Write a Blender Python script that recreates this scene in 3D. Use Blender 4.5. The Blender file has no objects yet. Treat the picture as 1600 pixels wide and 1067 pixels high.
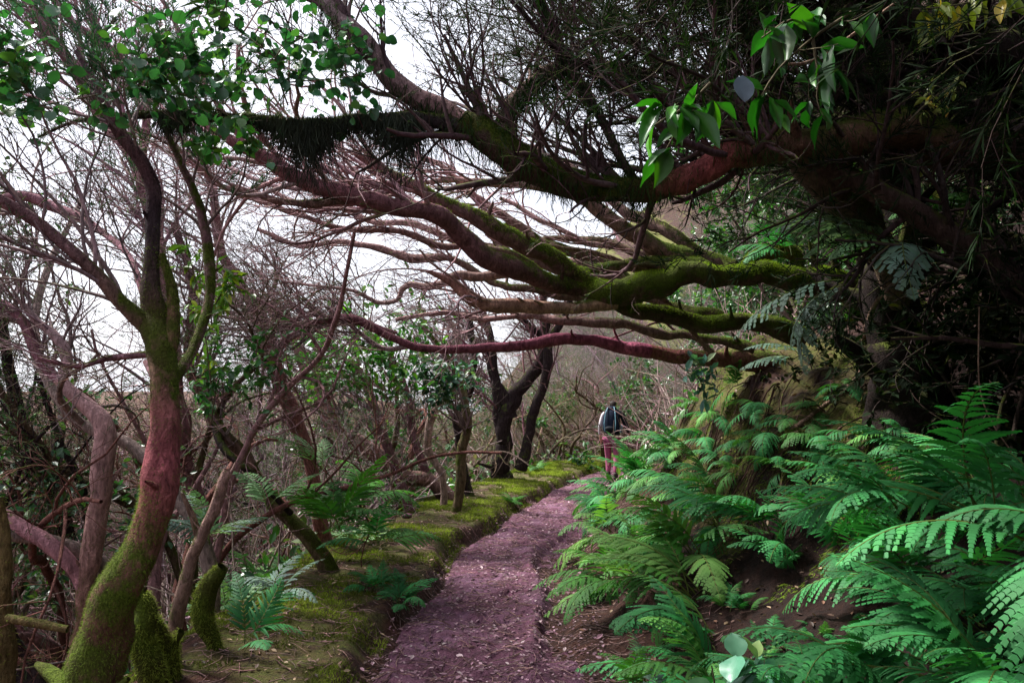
import bpy, math, random
import numpy as np
from mathutils import Vector, Matrix
PI = math.pi
sc = bpy.context.scene
COL = sc.collection
# ---------------------------------------------------------------- camera
CAM_Z, PITCH, FPX = 1.6, math.radians(3.07), 1250.0
cam_d = bpy.data.cameras.new('camera'); cam = bpy.data.objects.new('camera', cam_d); COL.objects.link(cam)
cam.location = (0, 0, CAM_Z); cam.rotation_euler = (PI/2 + PITCH, 0, 0)
cam_d.sensor_width = 36; cam_d.lens = 36*FPX/1600; cam_d.clip_start = .05; cam_d.clip_end = 3000
sc.camera = cam
# ---------------------------------------------------------------- world, sun, exposure
SUN_EL, SUN_AZ = math.radians(52), math.radians(-62)      # azimuth from +Y towards +X
w = bpy.data.worlds.new('World'); sc.world = w; w.use_nodes = True
nt = w.node_tree; N = nt.nodes; N.clear()
out = N.new('ShaderNodeOutputWorld'); bg = N.new('ShaderNodeBackground'); sky = N.new('ShaderNodeTexSky')
sky.sky_type = 'NISHITA'; sky.sun_disc = False; sky.sun_elevation = SUN_EL; sky.sun_rotation = SUN_AZ
sky.air_density = 1.0; sky.dust_density = 4.0
mix = N.new('ShaderNodeMix'); mix.data_type = 'RGBA'; nz = N.new('ShaderNodeTexNoise'); nz.inputs['Scale'].default_value = 2.2
nz.inputs['Detail'].default_value = 5
mr = N.new('ShaderNodeMapRange'); mr.inputs['From Min'].default_value = .3; mr.inputs['From Max'].default_value = .7
mr.inputs['To Min'].default_value = .74; mr.inputs['To Max'].default_value = .95
tc = N.new('ShaderNodeTexCoord')
nt.links.new(tc.outputs['Generated'], nz.inputs['Vector']); nt.links.new(nz.outputs['Fac'], mr.inputs['Value'])
nt.links.new(mr.outputs['Result'], mix.inputs['Factor']); nt.links.new(sky.outputs['Color'], mix.inputs['A'])
mix.inputs['B'].default_value = (5.0, 5.1, 5.6, 1)
nt.links.new(mix.outputs['Result'], bg.inputs['Color']); bg.inputs['Strength'].default_value = .10
nt.links.new(bg.outputs['Background'], out.inputs['Surface'])
sl = bpy.data.lights.new('sun', 'SUN'); so = bpy.data.objects.new('sun', sl); COL.objects.link(so)
sl.energy = 4.6; sl.angle = math.radians(12); sl.color = (1, .97, .92)
sd = Vector((math.sin(SUN_AZ)*math.cos(SUN_EL), math.cos(SUN_AZ)*math.cos(SUN_EL), math.sin(SUN_EL)))
so.rotation_euler = sd.to_track_quat('Z', 'Y').to_euler()
sc.view_settings.view_transform = 'Standard'; sc.view_settings.look = 'None'
sc.view_settings.gamma = 1.0; sc.view_settings.exposure = 1.58
sc.cycles.max_bounces = 5; sc.cycles.diffuse_bounces = 3; sc.cycles.transmission_bounces = 3; sc.cycles.glossy_bounces = 2
sc.cycles.use_denoising = True

# ---------------------------------------------------------------- helpers
def smooth(a, b, x): t = np.clip((x-a)/(b-a), 0, 1); return t*t*(3-2*t)
def _h(ix, iy, iz, s):
    n = (ix.astype(np.int64)*374761393 + iy.astype(np.int64)*668265263 + iz.astype(np.int64)*2147483647 + s*974711) & 0xffffffff
    n = ((n ^ (n >> 13)) * 1274126177) & 0xffffffff
    n = ((n ^ (n >> 16)) * 2246822519) & 0xffffffff
    return ((n ^ (n >> 15)) & 0xffff)/65535.0
def vnoise(x, y, z=0.0, s=0):
    x, y, z = np.broadcast_arrays(np.asarray(x, float), np.asarray(y, float), np.asarray(z, float))
    ix, iy, iz = np.floor(x), np.floor(y), np.floor(z)
    fx, fy, fz = x-ix, y-iy, z-iz
    fx, fy, fz = [f*f*(3-2*f) for f in (fx, fy, fz)]
    r = 0
    for a in (0, 1):
        for b in (0, 1):
            for c in (0, 1):
                r = r + _h(ix+a, iy+b, iz+c, s)*(fx if a else 1-fx)*(fy if b else 1-fy)*(fz if c else 1-fz)
    return r*2-1
def fbm(x, y, z=0.0, o=4, s=0):
    r, a = 0, 1.0
    for k in range(o): r = r + a*vnoise(x*2**k, y*2**k, np.asarray(z)*2**k, s+k*7); a *= .5
    return r/1.8
def nrm(v): return v/np.maximum(np.linalg.norm(v, axis=-1, keepdims=True), 1e-9)
cp, sp_ = math.cos(PITCH), math.sin(PITCH)
def ray(px, py):
    x, y = (px-800)/FPX, -(py-533.5)/FPX
    return np.array([x, cp-y*sp_, sp_+y*cp])
def P(px, py, d): r = ray(px, py); return np.array([0, 0, CAM_Z]) + r*d

class MB:
    """collects vertices, quads, triangles and a colour per vertex; builds ONE mesh object"""
    def __init__(s): s.V = []; s.Q = []; s.T = []; s.C = []; s.n = 0
    def add(s, V, Q=None, T=None, C=None):
        V = np.asarray(V, float).reshape(-1, 3)
        if C is None: C = np.ones((len(V), 4))*.5
        C = np.broadcast_to(np.asarray(C, float), (len(V), 4))
        if Q is not None and len(Q): s.Q.append(np.asarray(Q).reshape(-1, 4)+s.n)
        if T is not None and len(T): s.T.append(np.asarray(T).reshape(-1, 3)+s.n)
        s.V.append(V); s.C.append(C); s.n += len(V)
    def mesh(s, name, origin=(0, 0, 0), smooth_=True):
        V = np.concatenate(s.V)-np.asarray(origin)
        Q = np.concatenate(s.Q) if s.Q else np.zeros((0, 4), int)
        T = np.concatenate(s.T) if s.T else np.zeros((0, 3), int)
        me = bpy.data.meshes.new(name)
        me.vertices.add(len(V)); me.vertices.foreach_set('co', V.astype(np.float32).ravel())
        me.loops.add(Q.size+T.size); me.loops.foreach_set('vertex_index', np.concatenate([Q.ravel(), T.ravel()]).astype(np.int32))
        st = np.concatenate([np.arange(len(Q))*4, len(Q)*4+np.arange(len(T))*3]).astype(np.int32)
        me.polygons.add(len(st)); me.polygons.foreach_set('loop_start', st)
        me.polygons.foreach_set('use_smooth', np.full(len(st), smooth_, bool))
        at = me.attributes.new('tint', 'FLOAT_COLOR', 'POINT')
        at.data.foreach_set('color', np.concatenate(s.C).astype(np.float32).ravel())
        me.update(calc_edges=True); me.validate()
        return me
    def build(s, name, mat, parent=None, origin=(0, 0, 0), smooth_=True):
        if not s.n: return None
        me = s.mesh(name, origin, smooth_); me.materials.append(mat)
        o = bpy.data.objects.new(name, me); COL.objects.link(o)
        if parent: o.parent = parent
        else: o.location = origin
        return o
def tag(o, label=None, cat=None, group=None, kind=None):
    if label: o['label'] = label
    if cat: o['category'] = cat
    if group: o['group'] = group
    if kind: o['kind'] = kind
    return o
def thing(name, loc, label, cat, group=None):
    o = bpy.data.objects.new(name, None); COL.objects.link(o); o.location = tuple(loc); o.empty_display_size = .1
    return tag(o, label, cat, group)
def copy_tree(root, loc, rz=0, s=1.0, label=None):
    r = root.copy(); COL.objects.link(r); r.location = tuple(loc); r.rotation_euler = (0, 0, rz); r.scale = (s, s, s)
    if label: r['label'] = label
    for ch in root.children:
        c = ch.copy(); COL.objects.link(c); c.parent = r
    return r

def tubes(mb, Pn, R, m=6, C=(.3, .2, .2, .3), lump=0.0, ls=9.0, seed=0):
    """sweep N curves (N,K,3) with radii (N,K)"""
    Pn = np.asarray(Pn, float); R = np.asarray(R, float); Nn, K, _ = Pn.shape
    if not Nn: return
    T = nrm(np.gradient(Pn, axis=1))
    n1 = np.zeros_like(Pn)
    ref = np.where(np.abs(T[:, 0, 2:3]) < .8, np.array([[0, 0, 1.]]), np.array([[1., 0, 0]]))
    v = nrm(ref - T[:, 0]*(ref*T[:, 0]).sum(-1, keepdims=True)); n1[:, 0] = v
    for k in range(1, K):
        v = nrm(v - T[:, k]*(v*T[:, k]).sum(-1, keepdims=True)); n1[:, k] = v
    n2 = np.cross(T, n1)
    a = np.arange(m)*2*PI/m
    d = n1[:, :, None]*np.cos(a)[None, None, :, None] + n2[:, :, None]*np.sin(a)[None, None, :, None]
    r = np.repeat(R[:, :, None], m, 2)
    if lump:
        q = Pn[:, :, None]+d*r[..., None]
        r = r*(1+lump*(fbm(q[..., 0]*ls, q[..., 1]*ls, q[..., 2]*ls*.6, 3, seed)) + lump*.8*vnoise(q[..., 0]*ls*.35, q[..., 1]*ls*.35, q[..., 2]*ls*.35, seed+3))
    V = Pn[:, :, None]+d*r[..., None]
    idx = np.arange(Nn*K*m).reshape(Nn, K, m)
    j = np.roll(idx, -1, 2)
    Q = np.stack([idx[:, :-1], j[:, :-1], j[:, 1:], idx[:, 1:]], -1).reshape(-1, 4)
    C = np.asarray(C, float)
    if C.ndim == 1: C = np.broadcast_to(C, (Nn, K, 4))
    elif C.ndim == 2 and C.shape[0] == Nn and not (Nn == 1 and C.shape[0] == K): C = np.broadcast_to(C[:, None], (Nn, K, 4))
    elif C.ndim == 2: C = C[None]
    mb.add(V.reshape(-1, 3), Q, None, np.repeat(C[:, :, None], m, 2).reshape(-1, 4))
    return V, d
def catmull(pts, step=.05):
    pts = np.asarray(pts, float); p = np.vstack([2*pts[0]-pts[1], pts, 2*pts[-1]-pts[-2]]); o = []
    for i in range(1, len(p)-2):
        L = np.linalg.norm(p[i+1, :3]-p[i, :3]); n = max(2, int(L/step)); t = np.linspace(0, 1, n, endpoint=False)[:, None]
        a, b, c, d = p[i-1], p[i], p[i+1], p[i+2]
        o.append(.5*((2*b)+(-a+c)*t+(2*a-5*b+4*c-d)*t**2+(-a+3*b-3*c+d)*t**3))
    o.append(p[-2][None]); return np.vstack(o)
def resamp(c, K):
    s = np.concatenate([[0], np.cumsum(np.linalg.norm(np.diff(c[:, :3], axis=0), axis=1))]); t = np.linspace(0, s[-1], K)
    return np.stack([np.interp(t, s, c[:, i]) for i in range(c.shape[1])], -1)
def at(Pn, R, i, t):
    K = Pn.shape[1]; f = np.clip(t, 0, .9999)*(K-1); k = f.astype(int); f = (f-k)
    p = Pn[i, k]*(1-f[:, None])+Pn[i, k+1]*f[:, None]; r = R[i, k]*(1-f)+R[i, k+1]*f
    return p, r, nrm(Pn[i, k+1]-Pn[i, k])
def walk(g, p, d, L, K, wig, pull, pw, kink=0.0):
    """N random-walk curves: start p, direction d, length L; pull = vector they bend towards"""
    n = len(p); out = np.zeros((n, K, 3)); out[:, 0] = p; d = nrm(d); rot = nrm(g.normal(size=(n, 3)))
    for k in range(1, K):
        rot = nrm(rot*.6+g.normal(size=(n, 3))*.5)
        d = nrm(d + rot*wig + np.asarray(pull)*pw)
        out[:, k] = out[:, k-1]+d*(L/(K-1))[:, None]
    return out
def grow(g, Pn, R, n, t0=.2, t1=1., L=(.5, .9), ang=.8, pull=(0, 0, 1), pw=.05, wig=.2, K=7, rr=.55, rmin=.002, bias=(0, 0, 0), bw=0.0, tex=1.0):
    Nn = len(Pn); i = np.repeat(np.arange(Nn), n); t = t0+(t1-t0)*g.random(len(i))**tex
    p, r, T = at(Pn, R, i, t)
    q = g.normal(size=(len(i), 3)); q = nrm(q-T*(q*T).sum(-1, keepdims=True))
    a = ang*(.6+.8*g.random(len(i)))[:, None]
    d = nrm(T*np.cos(a)+q*np.sin(a)+np.asarray(bias)*bw)
    ln = g.uniform(L[0], L[1], len(i))
    c = walk(g, p, d, ln, K, wig, pull, pw)
    r0 = np.maximum(r*rr*g.uniform(.7, 1.1, len(i)), rmin)
    rad = r0[:, None]*np.linspace(1, .35, K)[None]
    return c, np.maximum(rad, rmin*.6)
def frames(d, g=None, up=None):
    d = nrm(d); u = np.broadcast_to(np.array([0, 0, 1.]), d.shape) if up is None else up
    s = np.cross(d, u); s = np.where(np.linalg.norm(s, axis=-1, keepdims=True) < 1e-3, np.array([1., 0, 0]), s); s = nrm(s)
    n = np.cross(s, d)
    if g is not None:
        a = g.uniform(-1, 1, len(d))[:, None]*.9; s, n = s*np.cos(a)+n*np.sin(a), n*np.cos(a)-s*np.sin(a)
    return d, s, n
def scatter(mb, tv, tq, tt, pos, F, size, C):
    d, s, n = F; tv = np.asarray(tv, float); k = len(tv); N_ = len(pos)
    if N_ == 0: return
    size = np.broadcast_to(size, (N_,))
    V = pos[:, None]+(d[:, None]*tv[None, :, 0:1]+s[:, None]*tv[None, :, 1:2]+n[:, None]*tv[None, :, 2:3])*size[:, None, None]
    off = (np.arange(N_)*k)[:, None, None]
    C = np.asarray(C, float); C = np.broadcast_to(C if C.ndim == 2 else C[None], (N_, 4))
    mb.add(V.reshape(-1, 3), (np.asarray(tq)[None]+off).reshape(-1, 4) if tq is not None else None,
           (np.asarray(tt)[None]+off).reshape(-1, 3) if tt is not None else None, np.repeat(C, k, 0))
NEEDLE = (np.array([[0, -.045, 0], [.5, 0, .05], [0, .045, 0], [1, 0, -.05]]), None, [[0, 1, 2], [0, 3, 1]])
BLADE = (np.array([[0, -.06, 0], [0, .06, 0], [.55, .045, .0], [.55, -.045, 0], [1, 0, -.18]]), [[0, 1, 2, 3]], [[3, 2, 4]])
LEAF = (np.array([[0, 0, 0], [.25, .2, .05], [.6, .24, .05], [1, 0, -.06], [.6, -.24, .05], [.25, -.2, .05], [.45, 0, -.02]]),
        [[0, 6, 2, 1], [0, 5, 4, 6]], [[6, 3, 2], [6, 4, 3]])
ROUND = (np.array([[0, 0, 0], [.12, .3, .05], [.5, .43, .06], [.85, .27, .02], [1.03, 0, -.06], [.85, -.27, .02], [.5, -.43, .06], [.12, -.3, .05], [.5, 0, -.02]]),
         [[0, 8, 2, 1], [8, 4, 3, 2], [0, 7, 6, 8], [8, 6, 5, 4]], None)
def leaf_tpl(prof, fold=.12, curl=.12, wave=.02):
    t = np.linspace(0, 1, len(prof)); V = []; Q = []
    for i, (a, w_) in enumerate(zip(t, prof)):
        for j, sgn in enumerate((-1, -.5, 0, .5, 1)): V.append([a, w_*sgn, abs(sgn)*w_*fold*2-curl*a*a+wave*math.sin(i*2.1+sgn*2)*abs(sgn)])
    for i in range(len(prof)-1):
        for j in range(4): o_ = i*5+j; Q.append([o_, o_+5, o_+6, o_+1])
    return np.array(V), Q, None
LEAF2 = leaf_tpl([.005, .10, .17, .20, .19, .145, .07, .004], .25, .22)
ROUND2 = leaf_tpl([.01, .25, .37, .43, .42, .36, .22, .01], .12, .14, .03)
def jit(g, c, n, v=.25, a=1.0):
    c = np.asarray(c, float)[:3]; k = g.uniform(1-v, 1+v, (n, 1))*g.uniform(.92, 1.08, (n, 3)); return np.hstack([np.clip(c*k, 0, 1), np.full((n, 1), a)])

# ---------------------------------------------------------------- materials
def newmat(name):
    m = bpy.data.materials.new(name); m.use_nodes = True; t = m.node_tree; t.nodes.clear()
    o = t.nodes.new('ShaderNodeOutputMaterial'); b = t.nodes.new('ShaderNodeBsdfPrincipled'); t.links.new(b.outputs[0], o.inputs[0])
    return m, t, b, o
def nd(t, k, **kw):
    n = t.nodes.new(k)
    for a, v in kw.items():
        if a in n.inputs: n.inputs[a].default_value = v
        else: setattr(n, a, v)
    return n
def mixc(t, f, a, b, mode='MIX'):
    n = t.nodes.new('ShaderNodeMix'); n.data_type = 'RGBA'; n.blend_type = mode
    for i, v in (('Factor', f), ('A', a), ('B', b)):
        if hasattr(v, 'is_output') or hasattr(v, 'links'): t.links.new(v, n.inputs[i])
        elif i == 'Factor': n.inputs[i].default_value = v
        else: n.inputs[i].default_value = (*v, 1)
    return n.outputs['Result']
def ramp(t, v, a, b, lo=0., hi=1.):
    n = nd(t, 'ShaderNodeMapRange'); n.inputs['From Min'].default_value = a; n.inputs['From Max'].default_value = b
    n.inputs['To Min'].default_value = lo; n.inputs['To Max'].default_value = hi; t.links.new(v, n.inputs['Value']); return n.outputs['Result']
def math_(t, op, a, b=None):
    n = t.nodes.new('ShaderNodeMath'); n.operation = op
    for i, v in enumerate((a, b)):
        if v is None: continue
        if isinstance(v, (int, float)): n.inputs[i].default_value = v
        else: t.links.new(v, n.inputs[i])
    return n.outputs[0]
def noise(t, scale, detail=5, rough=.55, vec=None, dist=0):
    n = nd(t, 'ShaderNodeTexNoise'); n.inputs['Scale'].default_value = scale; n.inputs['Detail'].default_value = detail
    n.inputs['Roughness'].default_value = rough; n.inputs['Distortion'].default_value = dist
    if vec is not None: t.links.new(vec, n.inputs['Vector'])
    return n.outputs['Fac']
def coords(t, sc_=(1, 1, 1)):
    c = nd(t, 'ShaderNodeNewGeometry'); m = nd(t, 'ShaderNodeMapping'); m.inputs['Scale'].default_value = sc_
    t.links.new(c.outputs['Position'], m.inputs['Vector']); return m.outputs['Vector'], c
MOSS_A, MOSS_B = (.022, .034, .004), (.105, .145, .018)
def bark_mat(name, bump=.8):
    m, t, b, o = newmat(name)
    vec, geo = coords(t); att = nd(t, 'ShaderNodeAttribute'); att.attribute_name = 'tint'
    vs, _ = coords(t, (1, 1, .35)); n1 = noise(t, 34, 7, .7, vs, .6); n2 = noise(t, 7, 6, .7, vec); n3 = noise(t, 90, 3, .6, vec)
    c = mixc(t, ramp(t, n1, .3, .7), (.30, .27, .27), (1.7, 1.6, 1.6)); base = mixc(t, 1.0, att.outputs['Color'], c, 'MULTIPLY')
    lich = math_(t, 'MULTIPLY', ramp(t, noise(t, 13, 5, .7, vec), .56, .68), .55)
    lc = mixc(t, 1.0, base, (2.6, 2.7, 2.7), 'MULTIPLY'); base = mixc(t, lich, base, lc)
    sep = nd(t, 'ShaderNodeSeparateXYZ'); t.links.new(geo.outputs['Normal'], sep.inputs[0])
    f = math_(t, 'ADD', sep.outputs['Z'], math_(t, 'MULTIPLY', math_(t, 'SUBTRACT', n2, .5), 5.0))
    f = math_(t, 'ADD', f, ramp(t, att.outputs['Alpha'], 0, 1, -1.6, 1.0))
    f = ramp(t, f, -.2, .5)
    mc = mixc(t, ramp(t, n3, .3, .7), MOSS_A, MOSS_B); n4 = noise(t, 3.1, 5, .65, vec); mc = mixc(t, ramp(t, n4, .42, .62), mc, (.045, .040, .012))
    col = mixc(t, f, base, mc)
    t.links.new(col, b.inputs['Base Color']); b.inputs['Roughness'].default_value = .88; b.inputs['Specular IOR Level'].default_value = .08
    bp = nd(t, 'ShaderNodeBump'); bp.inputs['Strength'].default_value = bump; bp.inputs['Distance'].default_value = .05
    h = math_(t, 'ADD', n1, math_(t, 'MULTIPLY', n3, .5)); t.links.new(h, bp.inputs['Height']); t.links.new(bp.outputs[0], b.inputs['Normal'])
    return m
def leaf_mat(name, rough=.5, trans=.35, hue=.0, spec=.4, vary=.35):
    m, t, b, o = newmat(name)
    att = nd(t, 'ShaderNodeAttribute'); att.attribute_name = 'tint'; oi = nd(t, 'ShaderNodeObjectInfo')
    vec, geo = coords(t)
    c = mixc(t, ramp(t, oi.outputs['Random'], 0, 1), (1-vary, 1-vary*.8, 1-vary), (1+vary, 1+vary*.7, 1+vary*.5))
    col = mixc(t, 1.0, att.outputs['Color'], c, 'MULTIPLY')
    c2 = mixc(t, ramp(t, noise(t, 3.1, 4, .6, vec), .3, .7), (.65, .7, .62), (1.25, 1.25, 1.2)); col = mixc(t, 1.0, col, c2, 'MULTIPLY')
    t.links.new(col, b.inputs['Base Color']); b.inputs['Roughness'].default_value = rough; b.inputs['Specular IOR Level'].default_value = spec
    if trans:
        tr = nd(t, 'ShaderNodeBsdfTranslucent'); ms = nd(t, 'ShaderNodeMixShader'); ms.inputs[0].default_value = trans
        tcl = mixc(t, 1.0, col, (1.1, 1.35, .5), 'MULTIPLY'); t.links.new(tcl, tr.inputs[0])
        t.links.new(b.outputs[0], ms.inputs[1]); t.links.new(tr.outputs[0], ms.inputs[2]); t.links.new(ms.outputs[0], o.inputs[0])
    return m
def earth_mat(name, path=False):
    m, t, b, o = newmat(name); vec, geo = coords(t); att = nd(t, 'ShaderNodeAttribute'); att.attribute_name = 'tint'
    n1 = noise(t, 2.2, 6, .6, vec, .5); n2 = noise(t, 14, 6, .7, vec, .3); n3 = noise(t, 70, 4, .7, vec)
    if path:
        col = mixc(t, ramp(t, n2, .3, .7), (.042, .014, .024), (.18, .072, .115))
        col = mixc(t, math_(t, 'MULTIPLY', ramp(t, n1, .5, .66), .65), col, (.21, .105, .17)); col = mixc(t, math_(t, 'MULTIPLY', ramp(t, noise(t, 6, 6, .7, vec), .52, .64), .7), col, (.038, .018, .017))
        col = mixc(t, math_(t, 'MULTIPLY', ramp(t, n3, .6, .72), .5), col, (.26, .18, .21))
    else:
        col = mixc(t, ramp(t, n2, .35, .65), (.020, .008, .007), (.080, .030, .023))
        col = mixc(t, math_(t, 'MULTIPLY', ramp(t, n3, .58, .72), .45), col, (.2, .13, .08))
    sep = nd(t, 'ShaderNodeSeparateXYZ'); t.links.new(geo.outputs['Normal'], sep.inputs[0])
    f = math_(t, 'ADD', math_(t, 'MULTIPLY', math_(t, 'SUBTRACT', n1, .5), 3.0), math_(t, 'MULTIPLY', math_(t, 'SUBTRACT', n2, .5), 1.6))
    f = math_(t, 'ADD', f, ramp(t, att.outputs['Alpha'], 0, 1, -1.5, 1.1)); f = ramp(t, f, -.1, .45)
    mc = mixc(t, ramp(t, n3, .3, .7), (.028, .038, .006), (.13, .155, .022)); mc = mixc(t, ramp(t, n2, .4, .65), mc, (.07, .045, .018))
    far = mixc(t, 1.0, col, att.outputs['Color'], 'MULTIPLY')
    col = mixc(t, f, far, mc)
    t.links.new(col, b.inputs['Base Color']); b.inputs['Roughness'].default_value = .9; b.inputs['Specular IOR Level'].default_value = .2
    bp = nd(t, 'ShaderNodeBump'); bp.inputs['Strength'].default_value = .9; bp.inputs['Distance'].default_value = .035
    h = math_(t, 'ADD', n2, math_(t, 'MULTIPLY', n3, .7)); t.links.new(h, bp.inputs['Height']); t.links.new(bp.outputs[0], b.inputs['Normal'])
    return m
def flat_mat(name, col, rough=.7, n=.2, scale=20):
    m, t, b, o = newmat(name); vec, geo = coords(t)
    c = mixc(t, ramp(t, noise(t, scale, 4, .6, vec), .3, .7), tuple(x*(1-n) for x in col), tuple(min(1, x*(1+n)) for x in col))
    t.links.new(c, b.inputs['Base Color']); b.inputs['Roughness'].default_value = rough; return m
M_BARK = bark_mat('bark'); M_TWIG = bark_mat('twig_bark', .1)
M_FERN = leaf_mat('fern_green', .65, .3, spec=.25, vary=.5); M_LEAF = leaf_mat('glossy_leaf', .38, .3, spec=.5)
M_HEATH = leaf_mat('heather_foliage', .8, .25, spec=.06); M_MOSS = leaf_mat('moss_fibre', .85, .25, spec=.1, vary=.05)
M_GROUND = earth_mat('forest_soil'); M_PATH = earth_mat('trodden_earth', True); M_LITTER = leaf_mat('dead_leaf', .6, .1, spec=.3, vary=.0)

# ---------------------------------------------------------------- terrain
YC = np.array([-10, 0, 4.6, 8, 9.4, 14, 17, 20, 24, 30, 40, 60]); XC = np.array([-.6, -.4, -.19, -.03, .10, 1.0, 1.72, 2.55, 4.0, 7.2, 14, 30])
def pcx(y): return np.interp(y, YC, XC) + .05*np.sin(np.asarray(y)*1.9)
def phw(y): return np.interp(y, [0, 4.6, 8, 14, 20, 30], [.7, .70, .64, .62, .55, .5])
def pgz(y): return -.03*np.asarray(y, float)
def verge(y): return np.interp(y, [0, 4.6, 8, 11, 14, 20, 30], [.85, .95, 1.15, 1.2, 1.35, 1.2, 1.2])
def terrain(x, y):
    x, y = np.broadcast_arrays(np.asarray(x, float), np.asarray(y, float))
    ye = np.minimum(y, 34); u = x-pcx(ye); hw = phw(y); z = pgz(np.clip(y, -20, 34))
    wob = .10*fbm(x*1.3, y*1.3, 0, 3, 5)
    v = -u-hw+wob
    vg = verge(y)
    left = smooth(0, .14, v)*(.15+.05*fbm(x*.8, y*.8, 1, 2, 9)) + .05*smooth(.2, vg*.7, v)
    vd = np.maximum(v-vg, 0); left = left-.8*np.minimum(vd, 3)*smooth(0, .6, vd)-.42*np.clip(vd-3, 0, 26)-.0*vd
    left = left + .20*np.clip(vd-40, 0, 60)*smooth(40, 70, vd)
    r = u-hw-.06+wob*1.0
    bh = np.interp(y, [-10, 4, 9, 12, 16, 20, 26, 34], [.6, .75, 2.3, 2.2, 1.4, .8, .6, .8])
    wl = smooth(5.2, 6.8, y)*smooth(14, 11, y)
    rise = bh*(smooth(-.15, 2.35, r)*(1-wl)+wl*(.30*smooth(0, .9, r)+.70*smooth(.95, 1.75, r+.25*fbm(x*1.7, y*1.7, 0, 3, 71)))) + .30*np.clip(r-1.9, 0, 2.2)+.75*np.clip(r-4.1, 0, 60)
    rise = np.where(r > 0, rise, 0)*smooth(0, .3, r)
    lum = .20*fbm(x*1.1, y*1.1, 0, 4, 3)*smooth(.1, 1., r) + .22*fbm(x*.7, y*.7, 0, 4, 4)*smooth(0, 1.5, vd)
    lum = lum + .16*fbm(x*2.9, y*2.9, z*2, 4, 44)*smooth(.4, 1.3, r)*smooth(5, 2.5, r) - .10*np.abs(fbm(x*4.5, y*1.6, 0, 3, 45))*smooth(.6, 1.3, r)*smooth(4, 2.5, r)
    hill = .42*np.clip(y-30, 0, 50)*smooth(-20, 14, x-.1*(y-27))
    back = .25*np.clip(-y-3, 0, 40)  # unseen rise behind the camera, added to block sky light
    z = z+np.where(u > hw*.9, rise, 0)+np.where(v > 0, left, 0)+lum+hill+back
    micro = .022*fbm(x*9, y*9, 0, 3, 21)*smooth(60, 20, np.hypot(x, y))
    core = smooth(hw+.02, hw-.16, np.abs(u))
    return z+micro-.07*core
def hit(px, py, dmax=60):
    r = ray(px, py); d = np.arange(1.5, dmax, .02); q = np.array([0, 0, CAM_Z])+d[:, None]*r
    b = np.nonzero(q[:, 2] < terrain(q[:, 0], q[:, 1]))[0]
    return (q[b[0]], d[b[0]]) if len(b) else (None, None)
def warp(n, a, b, c, k):                    # dense near c
    s = np.linspace(math.asinh((a-c)/k), math.asinh((b-c)/k), n); return c+k*np.sinh(s)
gx = warp(640, -420, 420, .2, 1.6); gy = warp(700, -300, 420, 6, 4.0)
GX, GY = np.meshgrid(gx, gy, indexing='ij'); GZ = terrain(GX, GY)
def grid_mesh(X, Y, Z, C, name, mat):
    a, b = X.shape; i = np.arange(a*b).reshape(a, b)
    Q = np.stack([i[:-1, :-1], i[1:, :-1], i[1:, 1:], i[:-1, 1:]], -1).reshape(-1, 4)
    mb = MB(); mb.add(np.stack([X, Y, Z], -1).reshape(-1, 3), Q, None, C.reshape(-1, 4)); return mb.build(name, mat)
u = GX-pcx(np.minimum(GY, 34)); vv = -u-phw(GY)
mossy = .24+.44*smooth(-.05, .15, vv)*smooth(verge(GY)+.5, verge(GY)-.1, vv)+.42*smooth(.5, 1.2, u-phw(GY))*smooth(3.4, 2.4, u-phw(GY))*smooth(5, 6.5, GY)
mossy = np.clip(mossy+.25*smooth(14, 18, GY), 0, .95)
farf = smooth(18, 60, np.hypot(GX, GY))*smooth(6, -6, GX); dk = (.62+.38*smooth(3, -4, GX))*(1-.55*smooth(.9, 1.6, GX)*smooth(8, 6, GY))  # near right bank: deep shade painted into the soil colour
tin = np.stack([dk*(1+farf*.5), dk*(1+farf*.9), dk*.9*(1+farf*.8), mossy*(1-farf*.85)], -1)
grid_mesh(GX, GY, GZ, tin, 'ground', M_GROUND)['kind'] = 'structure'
# the path: its own sheet with a low mossy lip and a sunken right-hand channel
def path_prof(s, y):
    ch = np.interp(y, [0, 3.5, 4.6, 6, 8, 10, 12], [0, 0, .3, 1, 1, .6, 0])
    lip = .45+.10*np.sin(y*1.3)
    z = -.09*ch*smooth(lip-.06, lip+.16, s)+.035*ch*np.exp(-((s-lip+.06)/.10)**2)
    x = s*phw(y); z = z+.045*fbm(x*2.5, y*2.5, 2, 3, 31)+.030*fbm(x*9, y*9, 0, 3, 33)+.016*np.abs(fbm(x*30, y*22, 0, 2, 35))-.03*smooth(.15, .5, fbm(x*4, y*3, 0, 3, 37))
    return z-.10*smooth(.86, 1.12, np.abs(s))
def path_z(x, y): s = (x-pcx(y))/phw(y); return pgz(y)+path_prof(s, y)
sy = np.concatenate([np.arange(-4, 2.5, .12), np.arange(2.5, 12, .022), np.arange(12, 34, .06)]); ss = np.linspace(-1.16, 1.16, 76)
S, Y = np.meshgrid(ss, sy, indexing='ij'); X = pcx(Y)+S*phw(Y); Z = pgz(Y)+path_prof(S, Y)
lipm = np.exp(-((S-.40-.10*np.sin(Y*1.3))/.13)**2)*smooth(5.2, 6.5, Y)*smooth(12, 10, Y)
pc_ = np.stack([X*0+1, X*0+1, X*0+1, np.clip(.02+.42*lipm+.35*smooth(.75, 1.1, np.abs(S)), 0, 1)], -1)
grid_mesh(X, Y, Z, pc_, 'path', M_PATH)['kind'] = 'structure'
def ground_z(x, y):
    s = np.abs((x-pcx(y))/phw(y)); return np.where((s < 1.1) & (np.asarray(y) < 33), np.maximum(path_z(x, y), terrain(x, y)), terrain(x, y))

exec_order = []
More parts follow.
